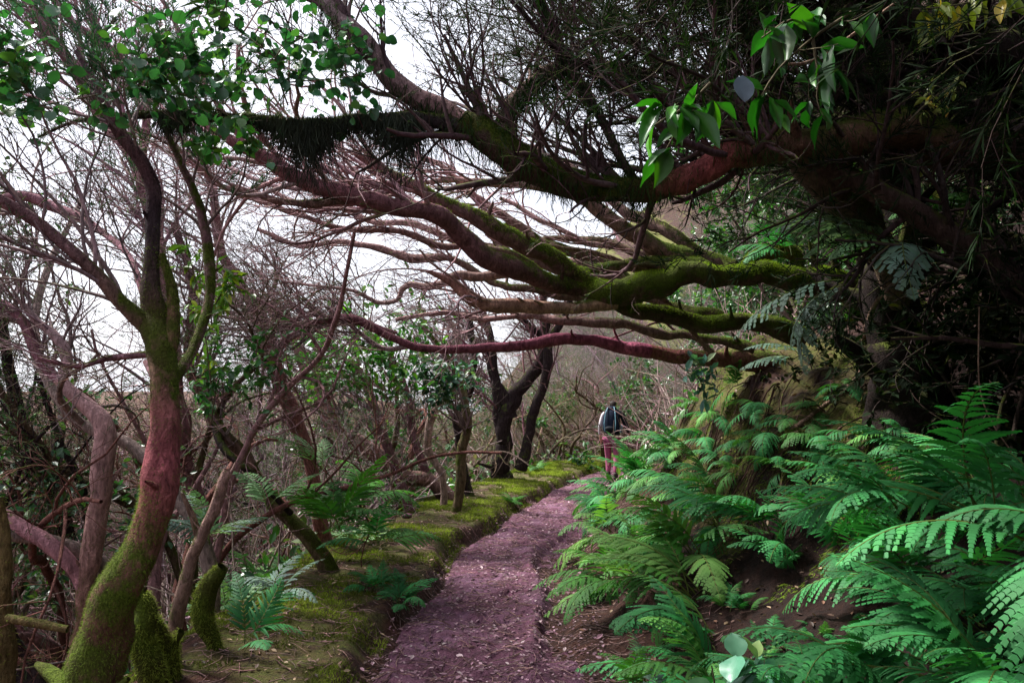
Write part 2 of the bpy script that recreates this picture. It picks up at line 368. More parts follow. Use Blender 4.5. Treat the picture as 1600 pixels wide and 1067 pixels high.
# ================================================================ TREES traced as real limbs with their own depth
LEFT = (-.75, -.05, .45)
def limb(pts, step=.05):
    """(px, py, depth, radius in photo px) control points -> curve with radii in metres"""
    a = np.array([[*P(q[0], q[1], q[2]), q[3]*q[2]/FPX, *q[4:]] for q in pts]); return catmull(a, step)
def moss_on(mb, g, V, d, dens, ln, col, zmin=-.1, droop=.5, patch=2.3, thr=-.1, size=1.0, al=None):
    """fibres on the upper side of swept surface V (1,K,m,3) with outward directions d"""
    V = V[0]; d = d[0]; K, m, _ = V.shape
    seg = np.linalg.norm(np.diff(V.mean(1), axis=0), axis=1).mean(); cir = np.linalg.norm(V[:, 0]-V[:, 1], axis=-1).mean()*m
    n = int(dens*seg*cir*K)
    k = g.integers(0, K-1, n); j = g.integers(0, m, n); a = g.random(n)[:, None]; b = g.random(n)[:, None]; j2 = (j+1) % m
    p = V[k, j]*(1-a)*(1-b)+V[k+1, j]*a*(1-b)+V[k, j2]*(1-a)*b+V[k+1, j2]*a*b; q = nrm(d[k, j]*(1-b)+d[k, j2]*b)
    nz_ = fbm(p[:, 0]*patch, p[:, 1]*patch, p[:, 2]*patch, 3, 55)
    ok = (q[:, 2]+nz_*1.2 > zmin) & (nz_ > thr)
    if al is not None: ok &= g.random(n) < smooth(.12, .6, al[k])
    p = p[ok]; q = q[ok]
    dd = nrm(q+g.normal(size=p.shape)*.45+np.array([0, 0, -droop])*g.random((len(p), 1)))
    sz = ln*g.uniform(.5, 1.3, len(p))*size
    scatter(mb, *BLADE, p, frames(dd, g), sz, jit(g, col, len(p), .45))
def beard(mb, g, curve, n, L, col, spread=1.0):
    """hanging strands under a curve (K,4)"""
    k = g.integers(0, len(curve), n); p = curve[k, :3].copy(); r = curve[k, 3]
    q = fbm(p[:, 0]*5.5, p[:, 1]*5.5, p[:, 2]*3, 3, 12); ok = q > g.uniform(-.55, .15, n); p = p[ok]; r = r[ok]; q = q[ok]; n = len(p)
    p[:, 2] -= 0
    cl = .22+.78*np.clip(.4+q*1.8, 0, 1)
    a = g.uniform(0, 2*PI, n); p[:, 0] += np.cos(a)*r*spread; p[:, 1] += np.sin(a)*r*spread; p[:, 2] += g.uniform(-.6, .5, n)*r
    ln = g.uniform(.25, 1, n)**1.3*L*cl*1.25
    c = walk(g, p, np.column_stack([g.normal(size=n)*.3, g.normal(size=n)*.3, -np.ones(n)]), ln, 6, .34, (0, 0, -1), .34)
    tubes(mb, c, np.linspace(.0022, .0007, 6)[None]*g.uniform(.5, 1.6, (n, 1)), 3, jit(g, col, n, .4))
PINK, RED, BROWN, DARK, PALE, GREYB = (.24, .125, .155), (.24, .07, .105), (.10, .06, .055), (.026, .018, .019), (.34, .245, .26), (.15, .11, .115)
class Tree:
    def __init__(s, name, label, base, seed, cat='tree', group=None):
        s.g = np.random.default_rng(seed); s.base = np.asarray(base, float); s.t = MB(); s.tw = MB(); s.mo = MB(); s.fo = MB()
        s.name, s.label, s.cat, s.group, s.seed = name, label, cat, group, seed; s.curves = []
    def limb(s, pts, col=BROWN, moss=.3, sides=12, lump=.16, fuzz=0, ln=.03, col_end=None, mcol=(.10, .14, .018), step=.04, moss_end=None, mz=-.1, raw=None, thr=-.35, wig=.0, pc=None):
        if pc:                                    # colour and moss keyed at control points
            ks = sorted(pc); kv = np.array([[*pc[k][0], pc[k][1]] for k in ks]); pts = [tuple(q)+tuple(np.interp(i, ks, kv[:, j]) for j in range(4)) for i, q in enumerate(pts)]
        c = limb(pts, step) if raw is None else catmull(raw, step)
        K = len(c); f = np.linspace(0, 1, K)[:, None]; rr = c[:, 3]
        wob = np.stack([fbm(c[:, 0]*2.3, c[:, 1]*2.3, c[:, 2]*2.3, 3, s.seed+i*5) for i in range(3)], -1); c[:, :3] += wob*(rr[:, None]*.9+wig)
        C = np.hstack([np.array(col)*(1-f)+np.array(col_end or col)*f, moss*(1-f)+(moss if moss_end is None else moss_end)*f])
        if pc: C = np.clip(c[:, 4:8], -.5, 1.4); c = c[:, :4]
        V, d = tubes(s.t, c[None, :, :3], rr[None], sides, C[None], lump, 7.0, s.seed)
        if sides >= 12 and K > 30:                # broken stubs and knots
            g = s.g; m_ = max(2, int(K*step/.45)); i_ = g.integers(3, K-4, m_); tt = nrm(c[i_+1, :3]-c[i_, :3]); q = g.normal(size=(m_, 3)); q = nrm(q-tt*(q*tt).sum(-1, keepdims=True)); q[:, 2] = np.abs(q[:, 2])
            r_ = rr[i_]; b = c[i_, :3]+q*r_[:, None]*.3; L = r_*g.uniform(.9, 2.6, m_); w_ = walk(g, b, nrm(q+tt*.5), L+r_*.6, 6, .15, (0, 0, 0), 0)
            tubes(s.t, w_, r_[:, None]*np.array([.62, .52, .36, .28, .24, .12])*g.uniform(.5, 1., (m_, 1)), 8, C[i_], .3, 14., s.seed+9)
        if fuzz: moss_on(s.mo, s.g, V, d, fuzz*2.2, ln*.62, mcol, zmin=mz, thr=thr, al=C[:, 3])
        s.curves.append(c); return c
    def brush(s, c, n1, L1, n2, L2, n3=0, L3=(0, 0), pull=LEFT, col=GREYB, moss=.2, t0=.1, t1=1., needles=0, ncol=(.05, .08, .03), leaves=0, lcol=(.03, .08, .02), lsize=.06, nsize=.05, rr=.35, bias=None, wig=.2, pw=.10, ang=.9, leaf=LEAF):
        g = s.g; Pn = c[None, :, :3]; R = c[None, :, 3]; b = pull if bias is None else bias
        a, ra = grow(g, Pn, R, n1, t0, t1, L1, ang, pull, pw, wig, 9, rr, .004, b, .7); ra = np.minimum(ra, .02)
        tubes(s.tw, a, ra, 5, np.hstack([jit(g, col, len(a), .3)[:, :3], np.full((len(a), 1), moss)]))
        last = (a, ra)
        if n2:
            a2, r2 = grow(g, a, ra, n2, .15, 1, L2, ang, pull, pw, wig, 7, .6, .0028, b, .3)
            tubes(s.tw, a2, r2, 4, np.hstack([jit(g, col, len(a2), .3)[:, :3], np.full((len(a2), 1), moss)])); last = (a2, r2)
            if n3:
                a3, r3 = grow(g, a2, r2, n3, .15, 1, L3, ang*.8, pull, pw, wig, 5, .7, .0018, b, .2)
                tubes(s.tw, a3, r3, 3, np.hstack([jit(g, col, len(a3), .3)[:, :3], np.full((len(a3), 1), moss)])); last = (a3, r3)
        if needles: needle_spray(s.fo, g, *last, needles, nsize, ncol)
        if leaves: leaf_spray(s.fo, g, *last, leaves, lsize, lcol, leaf)
        return last
    def done(s, bark=M_BARK, twig=M_TWIG, fol=M_HEATH):
        r = thing(s.name, s.base, s.label, s.cat, s.group)
        s.t.build('trunk', bark, r, s.base); s.tw.build('branches', twig, r, s.base)
        mo = s.mo.build('moss', M_MOSS, r, s.base, False)
        if mo: mo['kind'] = 'stuff'
        s.fo.build('foliage', fol, r, s.base, False); return r
def needle_spray(mb, g, a, ra, n, size, col, t0=.2):
    i = np.repeat(np.arange(len(a)), n); t = t0+(1-t0)*g.random(len(i)); p, r, T = at(a, ra, i, t)
    d = nrm(T*.9+g.normal(size=p.shape)*.45+np.array([0, 0, .15])); scatter(mb, *NEEDLE, p, frames(d, g), size*g.uniform(.6, 1.3, len(p)), jit(g, col, len(p), .4))
def leaf_spray(mb, g, a, ra, n, size, col, leaf=LEAF, t0=.3, droop=.2):
    i = np.repeat(np.arange(len(a)), n); t = t0+(1-t0)*g.random(len(i)); p, r, T = at(a, ra, i, t)
    d = nrm(T*.5+g.normal(size=p.shape)*.6+np.array([0, 0, -droop])); cl = jit(g, col, len(p), .45); yl = (g.random(len(p)) < .18)[:, None]; cl[:, :3] = np.where(yl, cl[:, :3]*np.array([2.6, 1.5, .9]), cl[:, :3])
    scatter(mb, *leaf, p, frames(d, g), size*g.uniform(.5, 1.35, len(p)), cl)
def base_at(px, py, d): return P(px, py, d)

def gbase(px, py):
    p, d = hit(px, py); return p, d
LD = (.14, .075, .085)
# --- 1 big forked tree, left foreground
T = Tree('heather_tree', 'big forked tree with thick mossy lower trunk and bare red middle, left foreground', P(120, 1150, 3.55), 11)
c = T.limb([(105, 1190, 3.5, 56), (130, 1080, 3.52, 47), (165, 970, 3.56, 37), (212, 870, 3.6, 29), (243, 790, 3.65, 25.5), (259, 720, 3.7, 22.5), (263, 650, 3.75, 21.5)], (.22, .10, .10), .80, 36, .30, 9000, .022, step=.018, mz=-.6, thr=-.08, pc={0: ((.10, .06, .04), .85), 2: ((.11, .06, .045), .72), 3: ((.17, .08, .07), .66), 4: ((.20, .075, .07), .45), 5: ((.24, .075, .085), .18), 6: ((.19, .075, .075), .32)})
c = T.limb([(263, 660, 3.75, 21.5), (262, 580, 3.8, 21), (257, 530, 3.85, 23), (246, 490, 3.9, 23), (242, 450, 3.9, 17), (240, 400, 3.92, 13), (237, 350, 3.95, 12), (234, 300, 4, 11.5), (216, 250, 4, 10), (190, 212, 4.05, 9), (168, 175, 4.1, 8), (148, 135, 4.15, 6), (120, 80, 4.2, 4)], (.30, .13, .15), .62, 22, .24, 5000, .025, step=.02, mz=-.5, pc={0: ((.24, .085, .09), .28), 1: ((.16, .10, .07), .75), 3: ((.14, .09, .06), .8), 4: ((.06, .04, .035), .45), 6: ((.035, .025, .03), .2), 9: ((.10, .05, .055), .1), 12: ((.1, .06, .08), .0)})
T.brush(c[60:], 16, (.4, .9), 5, (.2, .5), 3, (.1, .25), pull=(-.3, 0, .8), col=GREYB, needles=26, ncol=(.04, .10, .07), nsize=.05)
c = T.limb([(236, 505, 3.88, 16), (190, 468, 3.8, 12), (150, 428, 3.75, 11.5), (100, 383, 3.7, 10), (50, 343, 3.65, 9.5), (0, 315, 3.6, 9), (-60, 285, 3.5, 8), (-160, 230, 3.4, 6)], LD, .45, 14, .2, 3600, .02, pc={0: ((.13, .09, .06), .8), 3: ((.13, .075, .08), .35), 5: ((.16, .09, .10), .1)})
T.brush(c, 18, (.4, 1.), 5, (.2, .5), 3, (.1, .25), pull=(-.4, 0, .7), needles=5, ncol=(.06, .09, .06))
c = T.limb([(264, 560, 3.82, 13), (274, 500, 3.85, 12), (270, 440, 3.9, 9), (254, 395, 3.92, 6)], (.15, .09, .06), .7, 12, .3, 5000, .03)
c = T.limb([(268, 600, 3.8, 10), (300, 555, 4.0, 9), (318, 510, 4.1, 8.5), (329, 465, 4.2, 8), (330, 425, 4.25, 9), (324, 375, 4.3, 8.5), (310, 320, 4.35, 7), (285, 262, 4.4, 6), (262, 215, 4.45, 5), (240, 170, 4.5, 3)], LD, .6, 12, .18, 3500, .022)
T.brush(c[20:], 14, (.3, .8), 5, (.2, .4), 3, (.1, .22), pull=(.1, 0, .8), needles=22, ncol=(.05, .11, .07))
c = T.limb([(240, 552, 3.85, 6), (205, 556, 3.8, 5), (165, 560, 3.7, 5), (120, 573, 3.6, 4), (60, 560, 3.5, 2.5)], PINK, .4, 8)
T.brush(c, 8, (.2, .5), 4, (.1, .3), pull=(-.6, 0, .2))
c = T.limb([(232, 480, 3.9, 6), (200, 400, 4.2, 5), (140, 350, 4.5, 6), (80, 325, 4.6, 8), (35, 308, 4.6, 8), (-20, 318, 4.6, 7)], PINK, .1, 10)
T.brush(c, 14, (.3, .9), 5, (.2, .4), 3, (.1, .2), pull=(-.2, 0, .8))
T.done()
# --- 2 pale pink crooked tree behind it
T = Tree('heather_tree', 'pale pink crooked tree with twisted double stem behind the big forked tree', P(135, 960, 5.4), 12)
c = T.limb([(128, 1010, 5.4, 15), (138, 930, 5.4, 15), (148, 850, 5.4, 16), (158, 780, 5.4, 17), (163, 725, 5.4, 15.5), (162, 680, 5.4, 14), (150, 650, 5.4, 12), (120, 622, 5.4, 10.5), (88, 592, 5.4, 9.5)], (.22, .12, .09), .62, 14, .2, 3500, .025, (.46, .30, .31), moss_end=-.1)
c = T.limb([(90, 594, 5.4, 9), (66, 570, 5.4, 8.5), (52, 540, 5.4, 8), (36, 502, 5.4, 7), (2, 474, 5.4, 6.5), (-50, 450, 5.4, 5)], PINK, .05, 10)
T.brush(c, 14, (.4, 1.1), 6, (.2, .5), 3, (.1, .25), pull=(-.2, 0, .6), needles=4, ncol=(.06, .1, .07))
c = T.limb([(90, 594, 5.4, 9), (101, 570, 5.4, 9), (97, 543, 5.4, 8.5), (78, 518, 5.4, 7.5), (60, 506, 5.4, 6), (30, 470, 5.4, 4)], PALE, .0, 10, .22)
T.brush(c, 14, (.4, 1.1), 6, (.2, .5), 3, (.1, .25), pull=(-.2, 0, .6))
c = T.limb([(138, 925, 5.4, 12), (118, 882, 5.35, 11), (82, 850, 5.3, 11.5), (40, 828, 5.3, 11), (0, 803, 5.3, 10), (-60, 770, 5.2, 9)], (.36, .19, .22), .05, 10)
T.done()
# --- 3 dark leaning trunk far left
T = Tree('heather_tree', 'dark leaning trunk crossing behind the pale pink crooked tree', P(140, 1000, 6.4), 13)
c = T.limb([(150, 990, 6.4, 13), (125, 880, 6.4, 11), (95, 800, 6.4, 10), (65, 730, 6.4, 10), (35, 655, 6.4, 9), (15, 575, 6.4, 8), (5, 500, 6.4, 7), (-30, 400, 6.4, 5)], DARK, .2, 10)
T.brush(c, 22, (.5, 1.3), 6, (.3, .6), 3, (.1, .25), pull=(-.2, 0, .6), leaves=3, lcol=(.025, .075, .035), lsize=.07)
T.limb([(150, 880, 6.4, 7), (130, 760, 6.3, 6), (95, 690, 6.3, 5), (60, 590, 6.3, 4)], DARK, .3, 8)
T.done()
# --- 4 purple boughs, top left
T = Tree('heather_tree', 'tall purple-barked tree whose boughs cross the sky in the top left corner', P(280, 800, 7.5), 14)
b0 = [(330, 900, 7.4, 12), (300, 760, 7.4, 11), (275, 600, 7.3, 10), (250, 420, 7.2, 10), (215, 270, 7.1, 10), (160, 180, 7, 9.5), (118, 110, 6.9, 9), (84, 60, 6.8, 8), (62, -5, 6.8, 7), (40, -80, 6.8, 5)]
c = T.limb(b0, PINK, .0, 10); T.brush(c[50:], 44, (.6, 1.7), 7, (.3, .8), 4, (.15, .3), pull=(-.3, 0, .8), col=(.24, .15, .19), needles=7, ncol=(.08, .13, .10))
c = T.limb([(215, 270, 7.1, 8), (232, 190, 7, 6), (215, 115, 7, 6), (150, 62, 7, 5.5), (100, 20, 7, 5), (60, -40, 7, 4)], PINK, .0, 9); T.brush(c, 18, (.5, 1.3), 5, (.3, .7), 3, (.15, .3), pull=(-.3, 0, .8), col=(.30, .18, .23))
c = T.limb([(232, 190, 7, 5), (180, 90, 7, 4), (140, 20, 7, 4), (118, -60, 7, 3)], PINK, .0, 8); T.brush(c, 12, (.5, 1.3), 5, (.3, .7), 3, (.15, .3), pull=(-.3, 0, .8), col=(.30, .18, .23))
T.done()
# --- 5 curved mossy trunk rooted in the verge
p8, d8 = gbase(520, 890)
T = Tree('heather_tree', 'curved thin trunk with bright moss on its upper side, rooted in the mossy verge', p8, 15)
c = T.limb([(530, 912, d8, 15), (512, 882, d8, 15), (494, 848, d8, 13), (460, 815, d8, 12), (426, 782, d8, 10.5), (405, 750, d8, 9.5), (385, 715, d8, 9.5), (355, 680, d8, 10), (334, 640, d8, 9), (310, 600, d8, 8), (296, 560, d8, 7.5), (300, 500, d8, 7), (300, 430, d8, 6), (270, 350, d8, 5)], (.14, .10, .06), .75, 12, .2, 6000, .022, LD, moss_end=.2, step=.03)
T.brush(c[len(c)//3:], 26, (.4, 1.1), 6, (.2, .5), 3, (.1, .25), pull=(-.2, 0, .7), needles=4, ncol=(.05, .09, .05))
T.limb([(340, 655, d8, 7), (350, 700, d8-.2, 6), (400, 745, d8-.3, 5.5), (455, 800, d8-.1, 5)], DARK, .5, 8)
T.done()
# --- 6 broken stub
p9, d9 = P(280, 1075, 4.4), 4.4
T = Tree('dead_trunk', 'broken forked stub of a dead trunk between the big tree and the verge', P(272, 1110, 4.4), 16, 'dead tree')
T.limb([(278, 1130, 4.4, 14), (271, 1060, 4.4, 12), (270, 1000, 4.4, 12), (281, 940, 4.4, 11), (298, 880, 4.4, 10), (314, 838, 4.4, 9.5), (338, 790, 4.4, 9), (350, 752, 4.4, 9), (356, 734, 4.4, 7)], (.13, .09, .065), .45, 12, .3, 1800, .018, (.26, .17, .15), step=.025)
T.limb([(314, 845, 4.4, 7), (300, 800, 4.4, 5.5), (285, 770, 4.4, 3)], (.15, .10, .075), .4, 8)
T.limb([(350, 755, 4.4, 5), (362, 738, 4.4, 3), (368, 722, 4.4, 1.2)], (.36, .25, .22), .1, 6)
T.done()
# --- 7 red-brown trunk in middle left
p10, d10 = P(500, 830, 8.2), 8.2
T = Tree('heather_tree', 'slim red-brown trunk with dark needle tufts left of the sloping pink log', P(505, 860, 8.2), 17)
c = T.limb([(512, 880, 8.2, 13), (500, 800, 8.2, 11), (484, 725, 8.2, 10), (477, 690, 8.2, 10.5), (465, 650, 8.2, 13), (441, 600, 8.2, 13), (420, 550, 8.2, 12), (400, 492, 8.2, 10.5), (375, 440, 8.2, 9), (350, 402, 8.2, 7.5), (338, 350, 8.2, 6.5), (330, 290, 8.2, 5), (300, 200, 8.2, 4)], (.24, .10, .09), .15, 12, .18, 500, .02, LD)
T.brush(c[40:], 32, (.6, 1.5), 6, (.3, .7), 4, (.15, .35), pull=(-.5, 0, .5), needles=6, ncol=(.04, .075, .045), nsize=.06)
c = T.limb([(425, 560, 8.2, 7), (450, 525, 8.2, 6), (500, 507, 8.3, 6), (560, 505, 8.3, 5), (620, 520, 8.4, 3)], PINK, .1, 8); T.brush(c, 14, (.5, 1.2), 5, (.3, .6), 3, (.1, .3))
T.done()
# --- 8 leaning pink log tree
pl, dl = gbase(715, 782)
T = Tree('heather_tree', 'sloping pink log-like trunk lying low to the left of the central dark tree', pl, 18)
c = T.limb([(725, 800, dl, 12), (700, 768, dl, 11), (665, 752, dl, 12), (620, 738, dl-.1, 12), (585, 715, dl-.2, 13), (560, 695, dl-.3, 14), (530, 668, dl-.4, 11), (500, 625, dl-.5, 9), (470, 560, dl-.6, 8), (430, 480, dl-.8, 6)], (.13, .08, .07), .25, 12, .2, 600, .02, (.42, .24, .22))
T.brush(c[30:], 26, (.5, 1.4), 6, (.3, .7), 3, (.15, .3), pull=(-.5, 0, .5))
T.limb([(522, 722, dl-.8, 5), (545, 690, dl-.9, 5), (562, 660, dl-1., 4), (566, 650, dl-1, 1.5)], LD, .1, 8)
T.done()
# --- 9 central dark multi-stem tree
pt, dt = gbase(788, 748)
T = Tree('heather_tree', 'dark twisted tree with several stems standing at the edge of the path', pt, 19)
c0 = T.limb([(788, 765, dt, 20), (783, 735, dt, 15), (784, 700, dt, 13), (790, 655, dt, 12), (803, 615, dt, 11), (830, 582, dt, 11), (850, 552, dt, 9.5), (852, 515, dt, 8), (850, 485, dt, 7.5), (846, 440, dt, 6), (838, 390, dt, 5)], DARK, .35, 14, .2, 900, .03)
c1 = T.limb([(798, 650, dt, 11), (785, 615, dt, 8), (772, 580, dt, 7), (768, 550, dt, 6), (760, 500, dt, 5), (735, 450, dt, 4)], DARK, .3, 10)
c2 = T.limb([(815, 735, dt-.2, 10), (826, 690, dt-.2, 8), (832, 645, dt-.2, 7.5), (846, 605, dt-.2, 7), (855, 570, dt-.2, 8), (858, 540, dt-.2, 7), (880, 500, dt-.2, 5), (900, 440, dt-.2, 4)], DARK, .4, 10)
c3 = T.limb([(783, 690, dt, 8), (778, 650, dt, 7), (775, 605, dt, 6), (765, 565, dt, 6), (755, 530, dt, 4)], DARK, .3, 8)
c4 = T.limb([(848, 520, dt, 6), (832, 512, dt, 5.5), (815, 498, dt, 5), (800, 485, dt, 4), (780, 480, dt, 3)], DARK, .3, 8)
for c in (c0[len(c0)//3:], c1, c2, c3): T.brush(c, 12, (.6, 1.6), 6, (.4, .8), 4, (.2, .4), pull=(-.5, 0, .4), col=LD, needles=4, ncol=(.03, .055, .025), nsize=.06)
T.done()
# --- slim stems standing left of it, each its own tree
SL = [('thin pale S-curved stem leaning between the dark tree and the pink log', [(693, 790, 6), (690, 740, 6), (668, 700, 6.5), (672, 660, 6.5), (690, 625, 6.5), (715, 595, 6), (722, 560, 5), (712, 520, 4), (690, 480, 3)], (.30, .22, .19), .1),
      ('slim dark upright stem just left of the central dark tree', [(735, 775, 8), (722, 730, 7), (716, 690, 7), (712, 655, 7), (728, 625, 6.5), (738, 595, 6), (742, 555, 5), (735, 500, 4)], DARK, .4),
      ('slender mossy stem forking low beside the verge ferns', [(712, 800, 9), (720, 750, 8), (722, 705, 8), (730, 660, 7), (722, 610, 6), (700, 560, 5), (660, 510, 4)], (.13, .10, .06), .6),
      ('bent bare stem leaning left above the sloping pink log', [(690, 780, 7), (668, 735, 7), (650, 690, 7), (640, 640, 7), (630, 590, 6), (600, 540, 5), (560, 500, 4)], LD, .2),
      ('thin dark bowed stem behind the green fern clump', [(640, 800, 8), (625, 750, 7), (608, 700, 7), (590, 640, 7), (560, 580, 6), (510, 530, 5)], LD, .2)]
for i, (lb, pts, col, ms) in enumerate(SL):
    b, d = gbase(pts[0][0], pts[0][1])
    if b is None or d > 14: d = 10.5; b = P(pts[0][0], pts[0][1], d)
    T = Tree('heather_tree', lb, b, 30+i); pts = [(pts[0][0]+4, pts[0][1]+25, d, pts[0][2]*1.3)]+[(x, y, d, r) for x, y, r in pts]
    c = T.limb(pts, col, ms, 9, .15, 300, .02); T.brush(c[len(c)//3:], 22, (.5, 1.3), 5, (.3, .7), 3, (.15, .3), pull=(-.5, 0, .5), needles=2, ncol=(.04, .07, .03)); T.done()
# --- 10 the fan-branched tree lying out over the path
T = Tree('heather_tree', 'sprawling mossy tree growing sideways from the bank, fan of boughs over the path', P(1300, 450, 7.2), 21)
LIT = (.18, .12, .09)
MG = (.20, .27, .028)
def R(*a, **k): return T.limb(*a, **k)
c = R([(1420, 500, 7.8, 34), (1340, 455, 7.4, 27), (1270, 437, 7.1, 23), (1200, 433, 7, 20), (1130, 432, 6.95, 19), (1080, 428, 6.9, 19), (1040, 440, 6.9, 21), (990, 450, 6.85, 22), (940, 458, 6.8, 21), (900, 448, 6.8, 17)], (.09, .055, .045), .85, 20, .26, 8500, .034, mcol=MG, step=.025, moss_end=.9, mz=.15)
cA = R([(920, 448, 6.8, 17), (890, 428, 6.75, 17), (850, 400, 6.7, 16), (800, 368, 6.6, 14.5), (745, 340, 6.5, 13.5), (690, 315, 6.4, 12.5), (640, 288, 6.3, 10), (600, 268, 6.2, 7), (550, 238, 6.1, 4)], (.14, .08, .07), .9, 20, .32, 6500, .030, (.26, .15, .16), mcol=MG, moss_end=.25, mz=.1)
cB = R([(900, 455, 6.8, 17), (850, 440, 6.6, 15), (800, 415, 6.45, 14.5), (755, 392, 6.3, 14.5), (715, 362, 6.2, 14), (690, 340, 6.1, 14), (655, 330, 6.0, 14), (610, 320, 5.9, 13), (560, 306, 5.8, 12), (500, 292, 5.7, 12.5), (455, 272, 5.6, 12), (415, 247, 5.5, 11), (375, 226, 5.4, 10), (350, 212, 5.35, 7), (310, 190, 5.3, 3)], (.085, .05, .045), .7, 20, .32, 4500, .026, (.28, .13, .16), mcol=MG, moss_end=-.2, mz=.2)
cC = R([(1090, 415, 7.1, 12), (1030, 412, 7.1, 12), (980, 420, 7, 10), (930, 428, 6.9, 12), (890, 440, 6.8, 12)], LIT, .8, 10, .2, 4500, .026, mcol=MG)
cD = R([(960, 470, 6.8, 12), (900, 480, 6.7, 10), (850, 478, 6.6, 11), (800, 473, 6.5, 11), (765, 474, 6.4, 10), (735, 466, 6.35, 8), (705, 440, 6.3, 5), (670, 425, 6.2, 3)], (.30, .20, .13), .42, 12, .2, 1500, .02, (.36, .20, .18), mcol=MG, moss_end=.0)
cE = R([(880, 455, 6.9, 11), (830, 432, 6.9, 9), (785, 430, 6.9, 8), (745, 432, 6.9, 8), (712, 430, 6.9, 8), (690, 442, 6.9, 7), (660, 450, 6.9, 7), (640, 446, 6.9, 6), (626, 455, 6.9, 5), (620, 470, 6.9, 3.5), (590, 474, 6.9, 3), (550, 455, 6.9, 3), (500, 447, 6.9, 2.5), (440, 440, 6.9, 2)], (.3, .2, .16), .3, 10, .2, 700, .015, PALE, moss_end=0)
cF = R([(1250, 530, 7.3, 17), (1180, 507, 7.2, 14), (1100, 503, 7.2, 14), (1040, 494, 7.1, 12), (990, 485, 7, 10), (950, 470, 6.9, 9)], (.08, .055, .04), .9, 12, .24, 7000, .028, mcol=MG, mz=.2)
cG = R([(1110, 425, 7.2, 17), (1060, 402, 7.2, 16), (1010, 372, 7.15, 13.5), (960, 345, 7.1, 12), (915, 312, 7.05, 10), (870, 296, 7, 9), (830, 290, 6.9, 8), (800, 288, 6.9, 8), (745, 284, 6.8, 6), (700, 281, 6.7, 5.5), (650, 290, 6.6, 3)], (.11, .07, .05), .75, 14, .24, 4500, .022, (.40, .25, .24), mcol=MG, moss_end=-.2, mz=.15)
cH = R([(1120, 560, 7.5, 5), (1000, 430, 7.3, 4), (930, 395, 7.2, 4), (880, 388, 7.1, 3.5), (830, 375, 7, 3), (790, 350, 6.9, 3)], LIT, .3, 7)
cI = R([(1000, 400, 7.4, 7), (950, 378, 7.5, 6), (900, 372, 7.6, 5), (850, 372, 7.7, 4), (800, 395, 7.8, 3)], LIT, .4, 8, .2, 1500, .02)
cJ = R([(1230, 440, 7.1, 9), (1245, 405, 7.2, 11), (1215, 393, 7.2, 13), (1180, 402, 7.15, 12), (1160, 420, 7.1, 8)], (.15, .12, .05), 1.1, 10, .3, 14000, .03, mcol=(.20, .26, .03))
PK = (.26, .17, .18)
for c, n in ((cA[len(cA)//2:], 9), (cB[len(cB)//3:], 20), (cD[len(cD)//2:], 6), (cE[30:], 16), (cG[len(cG)//2:], 14), (cI, 6), (cH, 5)):
    T.brush(c, n, (.5, 1.5), 5, (.3, .8), 4, (.15, .35), pull=(-.9, 0, .28), bias=(-.9, .1, .25), col=PK, moss=.1, needles=1, ncol=(.09, .09, .06), ang=.8, pw=.10, wig=.36)
for c in (cA[len(cA)//2:], cB[len(cB)//2:]): T.brush(c, 5, (1.0, 2.0), 6, (.4, 1.0), 4, (.15, .35), pull=(-.8, 0, .5), bias=(-.7, .2, .5), col=PK, moss=.0, ang=.6, pw=.08, rr=.6, wig=.32)
FAN = [[(1000, 470, 7.6, 10), (930, 440, 7.7, 9), (860, 415, 7.8, 8), (790, 385, 7.9, 7.5), (720, 375, 8, 6.5), (650, 350, 8, 6), (580, 345, 8.1, 5), (500, 320, 8.1, 4), (430, 300, 8.2, 3)],
       [(980, 440, 7.5, 10), (920, 400, 7.6, 9), (850, 372, 7.7, 8), (790, 330, 7.8, 7.5), (735, 300, 7.8, 6.5), (690, 255, 7.9, 5.5), (640, 230, 8, 4.5), (560, 170, 8, 3)],
       [(960, 475, 7.4, 9), (890, 462, 7.5, 8), (820, 452, 7.5, 7.5), (760, 440, 7.6, 7), (700, 405, 7.6, 6), (640, 398, 7.7, 6), (560, 380, 7.7, 5), (480, 385, 7.8, 4), (400, 360, 7.8, 3)],
       [(1130, 500, 7.6, 12), (1060, 478, 7.7, 11), (990, 455, 7.8, 9), (940, 420, 7.9, 8), (880, 405, 8, 6), (820, 400, 8, 5), (760, 360, 8, 3.5)],
       [(1150, 425, 7.7, 12), (1090, 400, 7.8, 10), (1040, 360, 7.9, 9), (985, 335, 8, 8), (930, 300, 8.1, 6.5), (880, 250, 8.2, 5.5), (820, 225, 8.2, 4), (770, 170, 8.3, 3)],
       [(1180, 545, 7.6, 10), (1110, 530, 7.7, 9), (1040, 520, 7.8, 9), (970, 500, 7.8, 8), (900, 500, 7.8, 7), (840, 492, 7.9, 6), (780, 500, 7.9, 5), (700, 490, 8, 4), (620, 500, 8, 3)],
       [(930, 452, 7.0, 9), (870, 440, 7.0, 8), (800, 405, 6.9, 7), (740, 385, 6.8, 6), (680, 385, 6.8, 5.5), (610, 360, 6.7, 5), (530, 352, 6.7, 4.5), (450, 325, 6.6, 4), (370, 312, 6.6, 3)],
       [(560, 306, 5.8, 8), (510, 318, 5.75, 6), (450, 312, 5.7, 6), (400, 296, 5.6, 5), (350, 290, 5.6, 4.5), (310, 262, 5.5, 3)],
       [(1090, 415, 7.3, 8), (1040, 385, 7.4, 7), (1010, 392, 7.4, 6), (930, 380, 7.5, 5), (870, 350, 7.5, 5), (850, 345, 7.5, 4), (780, 310, 7.6, 3)]]
